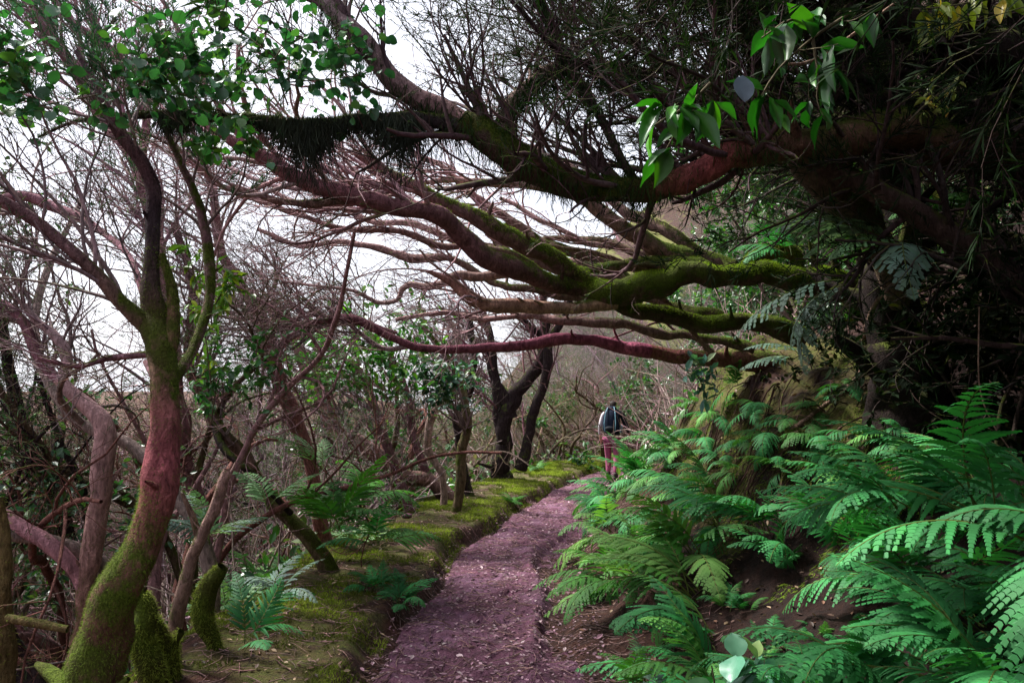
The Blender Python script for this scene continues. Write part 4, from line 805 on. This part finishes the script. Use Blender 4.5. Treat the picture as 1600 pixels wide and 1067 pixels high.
for i in range(30):                                                # seedlings over the bare soil
    px, py = GF.uniform(1020, 1560), GF.uniform(880, 1120); q, d = hit(px, py, 8)
    if q is None or q[0]-pcx(q[1])-phw(q[1]) < .2: continue
    fern(q, 'tiny fern seedling on the dark soil at the lower right', 5, GF.uniform(.10, .26), GF.uniform(0, 6), 2.6, F_BLUE+F_GRN, 'fern seedlings on the dark soil', el=.3)
for i, (px, py) in enumerate([(865, 722), (905, 700), (1000, 690), (890, 712), (1040, 660), (840, 735)]):
    q = on(px, py)
    if q is not None: fern(q, 'little green fern on the far verge near the hiker', 7, .5, 0, 3, F_GRN, 'little ferns near the hiker', el=.25)

# ================================================================ climbers and broad leaves
def vine(name, label, stems, n_side, L, per, size, col, leaf, seed, cat='plant', mat=M_LEAF, droop=.3, sr=.004, pull=(0, 0, .3)):
    g = np.random.default_rng(seed); base = P(*stems[0][0][:3]); st = MB(); lf = MB()
    for s_ in stems:
        c = limb([(x, y, d, 2.2) for x, y, d in s_], .04); tubes(st, c[None, :, :3], np.linspace(sr*1.5, sr*.6, len(c))[None], 5, (.09, .08, .05, .1))
        if n_side:
            a, ra = grow(g, c[None, :, :3], c[None, :, 3]*0+sr, n_side, .05, 1, L, 1.0, pull, .1, .25, 7, .6, .0015)
            tubes(st, a, ra, 4, (.09, .08, .05, .1)); leaf_spray(lf, g, a, ra, per, size, col, leaf, .1, droop)
        leaf_spray(lf, g, c[None, :, :3], c[None, :, 3]*0+sr, int(len(c)*.5), size, col, leaf, .05, droop)
    r = thing(name, base, label, cat); st.build('stem', M_TWIG, r, base); lf.build('foliage', mat, r, base, len(leaf[0]) > 9); return r
vine('climbing_plant', 'round-leaved climber trailing along the dark bough in the upper left', [[(-60, 190, 3.7), (40, 170, 3.75), (120, 155, 3.8), (210, 140, 3.85), (300, 150, 3.9), (360, 165, 4.0)], [(60, 160, 3.7), (20, 110, 3.6), (-20, 60, 3.6)], [(210, 140, 3.85), (250, 105, 3.9), (310, 100, 3.9)]], 64, (.12, .55), 4, .058, (.03, .125, .055), ROUND2, 61, sr=.003)
vine('climbing_plant', 'dark round-leaved sprig against the white sky left of the bowed bough', [[(450, 165, 4.1), (438, 130, 4.1), (430, 90, 4.1), (470, 60, 4.1), (510, 70, 4.1), (560, 110, 4.2)], [(430, 90, 4.1), (390, 60, 4.1), (345, 20, 4.1), (330, -20, 4.1)], [(438, 130, 4.1), (500, 125, 4.1), (555, 120, 4.1)]], 34, (.12, .45), 4, .054, (.02, .09, .045), ROUND2, 62, sr=.003)
vine('climbing_plant', 'green leafy sprays hanging under the dark bough at upper left', [[(340, 230, 4.2), (320, 235, 4.2)], [(400, 205, 4.2), (385, 215, 4.2)]], 5, (.05, .12), 5, .06, (.04, .16, .03), ROUND2, 63)
vine('climbing_plant', 'large glossy leaves hanging close in front of the great bough', [[(1330, 20, 2.5), (1270, 60, 2.45), (1215, 110, 2.4), (1190, 150, 2.4)], [(1300, 40, 2.5), (1240, 30, 2.45), (1190, 60, 2.4)], [(1270, 60, 2.45), (1280, 130, 2.4)]], 4, (.06, .16), 4, .105, (.010, .075, .008), LEAF2, 64)
vine('climbing_plant', 'bright green pointed leaves drooping in front of the bowed bough', [[(1110, 130, 2.6), (1075, 165, 2.6), (1040, 185, 2.6), (1010, 205, 2.6)], [(1075, 165, 2.6), (1060, 200, 2.6), (1040, 235, 2.6)]], 3, (.05, .12), 4, .115, (.016, .10, .008), LEAF2, 65, droop=.9)
# one pale blue-grey leaf
mb = MB(); scatter(mb, ROUND2[0], ROUND2[1], None, P(1160, 118, 2.3)[None], (np.array([[.1, 0, -1.]]), np.array([[1., .25, 0]]), np.array([[-.2, -1., 0.]])), .075, (.32, .42, .52, 1))
o = mb.build('leaf', flat_mat('pale_leaf', (.20, .29, .36), .4), None, P(1160, 118, 2.3)); tag(o, 'single pale blue leaf hanging among the dark glossy ones', 'leaf')
# light-green shoots, small bushes behind
vine('laurel_shoot', 'lime-green shoot of fresh leaves right of the forked tree', [[(330, 600, 5.2), (320, 520, 5.2), (305, 440, 5.2), (290, 375, 5.2)], [(320, 500, 5.2), (345, 460, 5.2), (355, 425, 5.2)]], 16, (.06, .2), 7, .075, (.13, .26, .045), LEAF2, 66)
vine('laurel_bush', 'small shiny-leaved bush low behind the forked tree', [[(330, 660, 5.6), (340, 600, 5.6), (370, 530, 5.6)], [(340, 620, 5.6), (400, 590, 5.6), (400, 540, 5.6)]], 22, (.12, .4), 9, .07, (.035, .13, .04), LEAF, 67)
vine('laurel_bush', 'bright green leafy bush between the red-brown trunk and the pale stem', [[(560, 640, 9.5), (550, 560, 9.5), (540, 510, 9.5)], [(600, 640, 9.5), (620, 560, 9.5), (660, 500, 9.5)], [(520, 620, 9.5), (505, 560, 9.5)]], 40, (.3, .9), 11, .10, (.045, .17, .03), LEAF, 68)
vine('laurel_bush', 'blue-green leafy bush behind the pale S-curved stem', [[(670, 660, 10), (665, 600, 10), (650, 565, 10)], [(690, 640, 10), (705, 590, 10)]], 40, (.2, .6), 11, .09, (.035, .10, .075), LEAF, 69)
vine('laurel_bush', 'dark leafy bush low at the left edge', [[(20, 900, 6), (30, 780, 6), (10, 640, 6)], [(60, 880, 6), (90, 760, 6)]], 34, (.3, .8), 9, .07, (.03, .10, .05), LEAF, 70)
vine('laurel_bush', 'green leafy undergrowth below the pink crooked tree', [[(230, 900, 6.5), (230, 800, 6.5), (210, 700, 6.5)], [(100, 960, 6.5), (60, 900, 6.5)]], 30, (.3, .7), 8, .07, (.035, .11, .045), LEAF, 71)
vine('laurel_sprig', 'blue-green sprig on the bank where the red bough is rooted', [[(1105, 620, 6.6), (1090, 585, 6.5), (1085, 560, 6.5)]], 14, (.06, .22), 5, .10, (.06, .16, .14), LEAF, 72)
vine('broad_leaf_plant', 'large round dark green leaf at the bottom edge', [[(1120, 1130, 2.7), (1118, 1080, 2.65), (1112, 1040, 2.6)]], 3, (.03, .08), 1, .20, (.012, .10, .012), ROUND2, 73)
vine('broad_leaf_plant', 'bluish lobed leaves at the bottom edge under the lacy fern', [[(1200, 1110, 2.8), (1195, 1060, 2.8), (1180, 1040, 2.8)]], 5, (.03, .10), 3, .09, (.07, .20, .14), ROUND2, 74)
vine('broad_leaf_plant', 'grey-green leaves in the gap right of the black trunk', [[(1500, 330, 5.7), (1470, 300, 5.7), (1450, 285, 5.7)]], 9, (.05, .18), 4, .10, (.22, .30, .30), LEAF, 75)
vine('vine', 'yellow-green drooping leaves in the top right gap', [[(1420, 15, 4.2), (1470, 12, 4.2), (1560, -5, 4.2)]], 12, (.05, .14), 3, .12, (.38, .42, .06), LEAF2, 76, droop=1.2)
vine('vine', 'yellowed leafy twig with curled leaves above the great bough', [[(1420, 190, 4.3), (1450, 160, 4.3), (1490, 130, 4.3)]], 12, (.03, .12), 5, .05, (.34, .38, .12), LEAF2, 77)
# long bare trailing stems
for i, (lb, pts, r) in enumerate([('long bare vine stem slanting down from the top right corner', [(1400, 5, 3), (1340, 50, 3), (1290, 85, 3), (1250, 100, 3), (1220, 98, 3)], 2.5),
        ('thin grey root snaking down from the black trunk to the moss', [(1400, 440, 5), (1365, 480, 4.9), (1350, 530, 4.9), (1342, 580, 4.9), (1320, 610, 4.9), (1285, 635, 4.9), (1245, 665, 4.95), (1200, 700, 5.1)], 5),
        ('fine pale tendril hanging in the black hollow', [(1530, 480, 4.5), (1530, 600, 4.5), (1550, 660, 4.5), (1580, 705, 4.5)], 1.)]):
    if 'root' in lb: pts = [(a, b, c_) if k < 2 else (a, b, (hit(a, b)[1] or c_)-.03) for k, (a, b, c_) in enumerate(pts)]; r = 3.6
    T = Tree('root' if 'root' in lb else 'vine', lb, P(*pts[0]), 90+i, 'root' if 'root' in lb else 'vine'); T.limb([(a, b, c_, r) for a, b, c_ in pts], (.22, .15, .11), .1, 7, .2)
    tag(T.t.build(T.name, M_BARK, None, T.base), lb, T.cat)
# mossy roots and bough stubs in the lower left
for i, (lb, pts, n_) in enumerate([('moss-wrapped root looping down beside the big trunk base', [(220, 925, 4.1, 12), (232, 950, 4.1, 17), (225, 985, 4.1, 19), (238, 1030, 4.1, 20), (245, 1110, 4.1, 22)], 'root'),
        ('moss-covered arching root between the big trunk and the dead stub', [(205, 990, 4.2, 9), (225, 962, 4.2, 11), (248, 985, 4.2, 13), (262, 1040, 4.2, 14), (268, 1110, 4.2, 15)], 'root'),
        ('hanging green moss-clad stump in the gully left of the verge', [(350, 885, 4.7, 8), (328, 920, 4.7, 15), (322, 955, 4.7, 16), (338, 995, 4.7, 11), (345, 1040, 4.7, 8)], 'stump'),
        ('short mossy snag at the bottom edge beside the verge', [(285, 985, 4.2, 6), (272, 1010, 4.2, 8), (276, 1060, 4.2, 9), (285, 1120, 4.2, 10)], 'stump'),
        ('bare grey stick poking right from the left edge', [(10, 965, 4.4, 6), (55, 972, 4.4, 6), (105, 983, 4.4, 5)], 'fallen_branch'),
        ('mossy dark trunk rising at the lower left corner', [(-10, 1120, 4.6, 32), (0, 1020, 4.6, 24), (5, 930, 4.6, 15), (8, 850, 4.6, 11), (-5, 780, 4.6, 10)], 'trunk')]):
    T = Tree(n_, lb, P(*pts[-1][:3]), 110+i, n_.replace('_', ' ')); T.limb(pts, (.12, .09, .04), 1.0 if i < 4 else .3, 12, .3, 9000 if i < 4 else 1000, .035, mcol=(.16, .19, .03), step=.02)
    r = thing('dead_trunk' if n_ == 'trunk' else n_, T.base, lb, T.cat); T.t.build('wood', M_BARK, r, T.base); m_ = T.mo.build('moss', M_MOSS, r, T.base, False)
    if m_: m_['kind'] = 'stuff'

# shrubs added to darken the right hollow, shade painted into their near-black leaves
for i, (px, py, d, lb) in enumerate([(1500, 640, 5.6, 'dense blackish shrub right of the massive black trunk, above the ferns'), (1600, 600, 5.0, 'dense blackish shrub at the right edge of the photo under the great bough'), (1560, 420, 6.2, 'dark leafy shrub behind the bright fern beside the black trunk'),
        (1330, 620, 7.2, 'dark shrub in the hollow left of the black trunk'), (1690, 480, 4.6, 'blackish shrub cut by the right edge above the nearest fern')]):
    T = Tree('shrub', lb, P(px, py+170, d), 200+i, 'shrub'); g = T.g
    for k in range(9):
        ww = walk(g, P(px+g.uniform(-60, 60), py+170, d+g.uniform(-.2, .8))[None], np.array([[g.normal()*.4, g.normal()*.3, 1]]), np.array([d*.24]), 9, .2, (0, 0, 1), .05)[0]
        c = T.limb(None, (.04, .03, .025), .4, 6, .2, raw=np.hstack([ww, np.linspace(.02, .006, 9)[:, None]]), step=.08)
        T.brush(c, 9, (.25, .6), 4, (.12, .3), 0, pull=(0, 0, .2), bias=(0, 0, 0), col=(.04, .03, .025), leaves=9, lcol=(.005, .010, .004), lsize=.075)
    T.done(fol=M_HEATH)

# bare roots and rootlets trailing out of the bank, too many to count
g = np.random.default_rng(888); mb = MB(); st = []
for _ in range(600):
    px, py = g.uniform(1000, 1480), g.uniform(560, 780); q, d = hit(px, py, 14)
    if q is not None and 4.5 < d < 11.5: st.append(q)
st = np.array(st); n = len(st); c = walk(g, st, np.column_stack([-.5+g.normal(size=n)*.4, -.3+g.normal(size=n)*.3, -.4+g.normal(size=n)*.5]), g.uniform(.15, .9, n), 9, .3, (-.3, -.1, -.8), .12)
for j in range(1, 9): c[:, j, 2] = np.maximum(np.minimum(c[:, j, 2], terrain(c[:, j, 0], c[:, j, 1])+.10), terrain(c[:, j, 0], c[:, j, 1])+.004)
tubes(mb, c, np.linspace(1, .35, 9)[None]*(.0015+.010*g.random((n, 1))**4), 5, jit(g, (.035, .019, .015), n, .6, .3)); mb.build('exposed_rootlets', M_TWIG)['kind'] = 'stuff'

# ================================================================ the hiker, seen from behind
def skin_mesh(name, pts, edges, mat, parent, sub=2):
    """pts: (x,y,z,rx,ry) ; grown with a Skin modifier and baked to a plain mesh"""
    me = bpy.data.meshes.new(name); me.from_pydata([p[:3] for p in pts], edges, []); o = bpy.data.objects.new(name, me); COL.objects.link(o)
    o.modifiers.new('skin', 'SKIN').use_smooth_shade = True; s = o.modifiers.new('sub', 'SUBSURF'); s.levels = s.render_levels = sub
    for i, p in enumerate(pts): me.skin_vertices[0].data[i].radius = (p[3], p[4] if len(p) > 4 else p[3])
    me.skin_vertices[0].data[0].use_root = True
    dg = bpy.context.evaluated_depsgraph_get(); nm = bpy.data.meshes.new_from_object(o.evaluated_get(dg)); bpy.data.objects.remove(o)
    nm.materials.clear(); nm.materials.append(mat); nm.name = name
    for p in nm.polygons: p.use_smooth = True
    r = bpy.data.objects.new(name, nm); COL.objects.link(r); r.parent = parent; return r
hx, hy = 2.26, 18.2; hz = float(ground_z(hx, hy))
H = thing('person', (hx, hy, hz), 'hiker walking away along the path in pink leggings, dark jacket and big backpack', 'person'); H.rotation_euler = (0, 0, -.3); H.scale = (1.08,)*3
SK = flat_mat('skin', (.50, .33, .26), .6, .08); LEG = flat_mat('pink_leggings', (.27, .075, .14), .7, .12, 30); JK = flat_mat('dark_jacket', (.006, .008, .012), .7, .3, 40)
BP = flat_mat('backpack_cloth', (.006, .010, .022), .85, .5, 25); HR = flat_mat('dark_hair', (.02, .014, .012), .6, .3, 60); BT = flat_mat('boot', (.03, .024, .022), .7, .3); TL = flat_mat('teal_strap', (.10, .22, .28), .5, .2); WH = flat_mat('pale_sleeve', (.40, .37, .40), .7, .1)
for m_ in (SK, LEG, JK, BP, HR, BT): m_.node_tree.nodes['Principled BSDF'].inputs['Specular IOR Level'].default_value = .1
# body: pelvis root, spine leaning forward (+Y), legs mid-stride, arms
B = [(0, 0, .92, .15, .10), (0, .03, 1.08, .13, .09), (0, .09, 1.28, .16, .10), (0, .13, 1.42, .13, .08), (0, .16, 1.50, .05, .05), (0, .20, 1.60, .075, .09), (0, .20, 1.67, .06, .07),
     (-.09, .0, .86, .085), (-.095, .10, .50, .058), (-.09, .06, .10, .038), (-.09, .17, .05, .035),
     (.09, .0, .86, .085), (.10, -.02, .50, .058), (.10, -.14, .12, .038), (.10, -.04, .05, .035),
     (-.20, .12, 1.38, .05), (-.27, .08, 1.12, .036), (-.28, .17, .90, .027), (-.28, .22, .83, .03),
     (.20, .12, 1.38, .05), (.29, .10, 1.13, .036), (.33, .24, .98, .027), (.335, .31, .96, .03)]
E = [(0, 1), (1, 2), (2, 3), (3, 4), (4, 5), (5, 6), (0, 7), (7, 8), (8, 9), (9, 10), (0, 11), (11, 12), (12, 13), (13, 14), (3, 15), (15, 16), (16, 17), (17, 18), (3, 19), (19, 20), (20, 21), (21, 22)]
for wr, (dx, dy, dz) in ((18, (-.0, .03, -.05)), (22, (.01, .05, -.02))):    # fingers and thumb
    w_ = B[wr]
    for k in range(4):
        i = len(B); off = (k-1.5)*.016
        B += [(w_[0]+dx+(off if wr == 22 else 0), w_[1]+off+dy, w_[2]+dz, .0085), (w_[0]+dx+(off if wr == 22 else 0), w_[1]+off+dy*1.9, w_[2]+dz*(1.7+.1*(1.5-abs(k-1.5))), .007)]
        E += [(wr, i), (i, i+1)]
    i = len(B); B += [(w_[0]-np.sign(w_[0])*.03, w_[1]+.02, w_[2]-.02, .009), (w_[0]-np.sign(w_[0])*.035, w_[1]+.045, w_[2]-.045, .0075)]; E += [(wr, i), (i, i+1)]
skin_mesh('body', B, E, SK, H)
skin_mesh('leggings', [(0, 0, .93, .165, .115), (-.09, .0, .85, .102), (-.094, .06, .68, .084), (-.095, .10, .50, .070), (-.095, .10, .34, .064), (-.09, .06, .16, .048), (.09, .0, .85, .102), (.096, -.005, .68, .084), (.10, -.02, .50, .070), (.10, -.09, .34, .064), (.10, -.13, .17, .048)],
          [(0, 1), (1, 2), (2, 3), (3, 4), (4, 5), (0, 6), (6, 7), (7, 8), (8, 9), (9, 10)], LEG, H)
skin_mesh('jacket', [(0, .0, .80, .17, .13), (0, .02, .90, .185, .13), (0, .03, 1.05, .165, .12), (0, .09, 1.28, .185, .125), (0, .13, 1.42, .15, .10), (0, .16, 1.49, .07, .07), (.20, .12, 1.38, .07), (.29, .10, 1.13, .052), (.33, .23, .99, .040)],
          [(0, 1), (1, 2), (2, 3), (3, 4), (4, 5), (4, 6), (6, 7), (7, 8)], JK, H)
skin_mesh('sleeve', [(-.14, .125, 1.41, .06), (-.20, .12, 1.37, .056), (-.27, .08, 1.12, .043), (-.283, .15, .94, .034)], [(0, 1), (1, 2), (2, 3)], WH, H)
skin_mesh('hair', [(0, .185, 1.53, .075, .06), (0, .185, 1.61, .098, .098), (0, .20, 1.675, .080, .085), (0, .11, 1.55, .035, .035), (0, .09, 1.44, .022, .02)], [(0, 1), (1, 2), (1, 3), (3, 4)], HR, H)
for sx, yy, zz in ((-.09, .06, 0), (.10, -.14, 0)):
    skin_mesh('boot', [(sx, yy, .20, .056), (sx, yy, .07, .054, .056), (sx, yy+.09, .045, .048, .045), (sx, yy+.16, .035, .042, .036)], [(0, 1), (1, 2), (2, 3)], BT, H)
# face (turned away), kept simple but present
skin_mesh('nose', [(0, .285, 1.60, .014), (0, .305, 1.585, .013)], [(0, 1)], SK, H, 1)
pk = thing('backpack', (hx, hy, hz), 'large dark blue and black backpack worn by the hiker', 'backpack'); pk.rotation_euler = H.rotation_euler; pk.scale = H.scale
skin_mesh('bag', [(0, -.11, .96, .17, .10), (0, -.10, 1.10, .20, .13), (0, -.07, 1.28, .20, .13), (0, -.03, 1.42, .18, .11), (0, .01, 1.50, .12, .07)], [(0, 1), (1, 2), (2, 3), (3, 4)], BP, pk)
skin_mesh('lid', [(-.12, -.02, 1.50, .08, .06), (.12, -.02, 1.50, .08, .06)], [(0, 1)], BP, pk)
skin_mesh('pocket', [(0, -.25, 1.02, .12, .05), (0, -.24, 1.16, .13, .05)], [(0, 1)], JK, pk)
for sx in (-1, 1):
    skin_mesh('strap', [(sx*.10, -.20, 1.02, .010), (sx*.12, -.215, 1.2, .010), (sx*.10, -.16, 1.42, .010), (sx*.06, -.06, 1.55, .010)], [(0, 1), (1, 2), (2, 3)], TL, pk, 1)
skin_mesh('bottle', [(.21, -.08, 1.00, .035), (.215, -.08, 1.14, .035), (.215, -.08, 1.18, .018)], [(0, 1), (1, 2)], TL, pk, 1)

# ================================================================ ground clutter
GS = np.random.default_rng(313)
def sample_path(n, y0, y1, s0=-1., s1=1.):
    y = y0+(y1-y0)*GS.random(n)**1.5; s = GS.uniform(s0, s1, n); x = pcx(y)+s*phw(y); return x, y
mb = MB(); x, y = sample_path(15000, 3.2, 24, -1.1, 1.2); z = ground_z(x, y)+.004; p = np.stack([x, y, z], -1)
n = len(p); a = GS.uniform(0, 2*PI, n); d = np.stack([np.cos(a), np.sin(a), GS.normal(size=n)*.22], -1); up = nrm(np.stack([GS.normal(size=n)*.3, GS.normal(size=n)*.3, np.ones(n)], -1))
F = (nrm(d), nrm(np.cross(d, up)), up); pal = np.array([(.34, .20, .26), (.24, .12, .17), (.11, .055, .07), (.42, .30, .34), (.18, .08, .11)])
cc = pal[GS.choice(5, n, p=[.2, .3, .28, .06, .16])]*GS.uniform(.7, 1.2, (n, 1)); C = np.hstack([cc, np.ones((n, 1))])
scatter(mb, *LEAF, p, F, GS.uniform(.012, .045, n)*(1+.5*(GS.random(n) > .93)), C)
# litter on both banks
x = GS.uniform(-2.4, 3.2, 9000); y = 3+GS.random(9000)**1.4*15; z = terrain(x, y)+.01; u = x-pcx(y); k = (np.abs(u) > phw(y)); p = np.stack([x, y, z], -1)[k]; n = len(p)
a = GS.uniform(0, 2*PI, n); d = nrm(np.stack([np.cos(a), np.sin(a), GS.normal(size=n)*.4], -1)); up = nrm(np.stack([GS.normal(size=n)*.4, GS.normal(size=n)*.4, np.ones(n)], -1))
cc = np.array([(.20, .10, .07), (.12, .06, .045), (.3, .2, .13), (.06, .035, .03)])[GS.choice(4, n)]*GS.uniform(.7, 1.2, (n, 1))
scatter(mb, *LEAF, p, (d, nrm(np.cross(d, up)), up), GS.uniform(.015, .05, n), np.hstack([cc, np.ones((n, 1))]))
mb.build('leaf_litter', M_LITTER, smooth_=False)['kind'] = 'stuff'
# needle duff and twigs
mb = MB(); n = 5200; x, y = sample_path(n, 3.2, 22, -2.6, 2.2); z = ground_z(x, y)+.012; a = GS.uniform(0, 2*PI, n)
c = walk(GS, np.stack([x, y, z], -1), np.stack([np.cos(a), np.sin(a), np.zeros(n)], -1), GS.uniform(.04, .22, n), 4, .2, (0, 0, 0), 0)
for j in range(1, 4): c[:, j, 2] = ground_z(c[:, j, 0], c[:, j, 1])+.012
tubes(mb, c, np.tile([.0025, .0025, .002, .001], (n, 1))*GS.uniform(.6, 1.6, (n, 1)), 3, jit(GS, (.17, .11, .10), n, .5, .0)); mb.build('fallen_twigs', M_TWIG)['kind'] = 'stuff'
# moss turf on the verge and far bank
mb = MB(); n = 230000; y = 3.0+GS.random(n)**1.6*19; v = GS.uniform(-.02, 1.6, n); x = pcx(y)-phw(y)-v*1.05; m = fbm(x*2.2, y*2.2, 0, 4, 88)+.10*smooth(verge(y)+.3, .2, v)-.15*smooth(.25, 0, v)
k = m > -.02; x, y, m = x[k], y[k], m[k]; p = np.stack([x, y, terrain(x, y)-.003], -1); n = len(p)
d = nrm(np.stack([GS.normal(size=n)*.6, GS.normal(size=n)*.6, np.ones(n)], -1)); far = 1+y/9
big = smooth(.0, .5, m)[:, None]; col = np.array([.07, .08, .014])*(1-big)+np.array([.19, .24, .026])*big
scatter(mb, *BLADE, p, frames(d, GS), GS.uniform(.010, .026, n)*far, np.hstack([col*GS.uniform(.5, 1.4, (n, 1)), np.ones((n, 1))]))
n = 90000; y = GS.uniform(5.0, 11, n); r_ = GS.uniform(.7, 2.8, n); x = pcx(y)+phw(y)+r_; m = fbm(x*1.6, y*1.6, 0, 4, 89); k = m > .02; x, y = x[k], y[k]; p = np.stack([x, y, terrain(x, y)-.003], -1); n = len(p)
d = nrm(np.stack([-.7+GS.normal(size=n)*.6, -.3+GS.normal(size=n)*.6, -.35*np.ones(n)], -1)); scatter(mb, *BLADE, p, frames(d, GS), GS.uniform(.02, .045, n), jit(GS, (.10, .15, .014), n, .5))
mb.build('moss_turf', M_MOSS, smooth_=False)['kind'] = 'stuff'
# undergrowth: leafy ground plants on the slope below the verge and on the hill, beyond counting
mb = MB(); n = 150000; dd = 5+GS.random(n)**.75*52; px = GS.uniform(-150, 1500, n); x = (px-800)/FPX*dd; y = dd; u = x-pcx(np.minimum(y, 33)); k = (u < -phw(y)-verge(y)-.1) | ((u > phw(y)+.3) & (y > 11.5))
x, y = x[k], y[k]; m = fbm(x*.5, y*.5, 0, 3, 91); k = m > -.25; x, y, m = x[k], y[k], m[k]; p = np.stack([x, y, terrain(x, y)+.02+GS.random(len(x))**2*.5], -1); n = len(p)
cols = np.array([(.04, .12, .03), (.09, .14, .04), (.20, .16, .14), (.05, .14, .07)]); cc = cols[((m*6+GS.random(n)*1.6).astype(int)) % 4]*GS.uniform(.6, 1.4, (n, 1))
scatter(mb, *LEAF, p, frames(GS.normal(size=(n, 3))+np.array([0, 0, .3]), GS), GS.uniform(.03, .10, n)*(1+y/16), np.hstack([cc, np.ones((n, 1))])); mb.build('undergrowth', M_LEAF, smooth_=False)['kind'] = 'stuff'
mb = MB(); n = 11000; dd = 6+GS.random(n)**.8*26; px = GS.uniform(-150, 1250, n); x = (px-800)/FPX*dd; y = dd; u = x-pcx(np.minimum(y, 33)); k = (u < -phw(y)-verge(y)-.25) | ((u > phw(y)+.6) & (y > 12)); k &= ~((np.abs(x/y-.125) < .022) & (y < 19)); x, y = x[k], y[k]; n = len(x)
c = walk(GS, np.stack([x, y, terrain(x, y)-.05], -1), np.stack([-.3+GS.normal(size=n)*.5, GS.normal(size=n)*.4, np.ones(n)], -1), GS.uniform(.5, 2.2, n), 8, .3, (-.3, 0, .3), .08)
tubes(mb, c, np.linspace(1, .3, 8)[None]*GS.uniform(.003, .010, (n, 1))*(1+y[:, None]/20), 4, jit(GS, (.24, .18, .17), n, .6, .2)); mb.build('brushwood', M_TWIG)['kind'] = 'stuff'
# stones set in the path
M_ROCK = earth_mat('stone', True)
def rock(px, py, s, label, flat=.55, seed=0):
    q, d = hit(px, py)
    y = q[1]; q = np.array([q[0], y, float(ground_z(q[0], y))]); bm_v = []; mb = MB(); nu, nv = 22, 14
    th = np.linspace(0, PI, nv); ph = np.arange(nu)*2*PI/nu; A, Bq = np.meshgrid(th, ph, indexing='ij'); V = np.stack([np.sin(A)*np.cos(Bq), np.sin(A)*np.sin(Bq), np.cos(A)], -1)
    n_ = 1+.28*fbm(V[..., 0]*1.6+seed*5, V[..., 1]*1.6, V[..., 2]*1.6, 4, seed); V = np.clip(V*n_[..., None], -.85, .85); V = V*np.array([s, s*.75, s*flat]); i = np.arange(nu*nv).reshape(nv, nu); j = np.roll(i, -1, 1)
    mb.add(V.reshape(-1, 3), np.stack([i[:-1], i[1:], j[1:], j[:-1]], -1).reshape(-1, 4), None, (1, 1, 1, .1)); o = mb.build('stone', M_ROCK, None, q, True); o.rotation_euler = (0, 0, seed*1.7); tag(o, label, 'stone', None if 'smooth' in label or 'flat' in label else 'small stones on the path')
rock(870, 1050, .16, 'smooth broad stone half sunk in the path at the bottom edge', .35, 1); rock(800, 1065, .07, 'flat brown stone beside the broad sunken stone', .5, 2); rock(900, 1020, .08, 'flat dark stone above the broad sunken stone', .5, 3)
for i in range(26):
    yy = 4.2+GS.random()**2*7; xx = pcx(yy)+GS.uniform(.2, 1.0)*phw(yy); r_ = np.array([xx, yy, float(ground_z(xx, yy))]); v = r_-np.array([0, 0, CAM_Z]); f = v[1]*cp+v[2]*sp_; uu = -v[1]*sp_+v[2]*cp
    rock(800+v[0]/f*FPX, 533.5-uu/f*FPX, GS.uniform(.018, .05), 'small loose stone lying on the trodden path', .6, 10+i)


# look-alikes that one can still tell apart by their order in the picture get it in words
ORD = 'leftmost second third fourth fifth sixth seventh eighth ninth tenth eleventh twelfth'.split()
same = {}
for o in bpy.data.objects:
    if o.parent is None and 'label' in o and 'group' in o: same.setdefault((o['group'], o['label']), []).append(o)
for (gr, lb), os_ in same.items():
    if 2 <= len(os_) <= 12 and not gr.startswith(('far ', 'small stones')):
        def col_(o): v = np.array(o.location)-np.array([0, 0, CAM_Z]); return v[0]/max(v[1], .1)
        os_.sort(key=col_)
        for k, o in enumerate(os_): o['label'] = ('%s, %s' % (lb, 'leftmost' if k == 0 else 'rightmost' if k == len(os_)-1 else ORD[k]+' from left'))
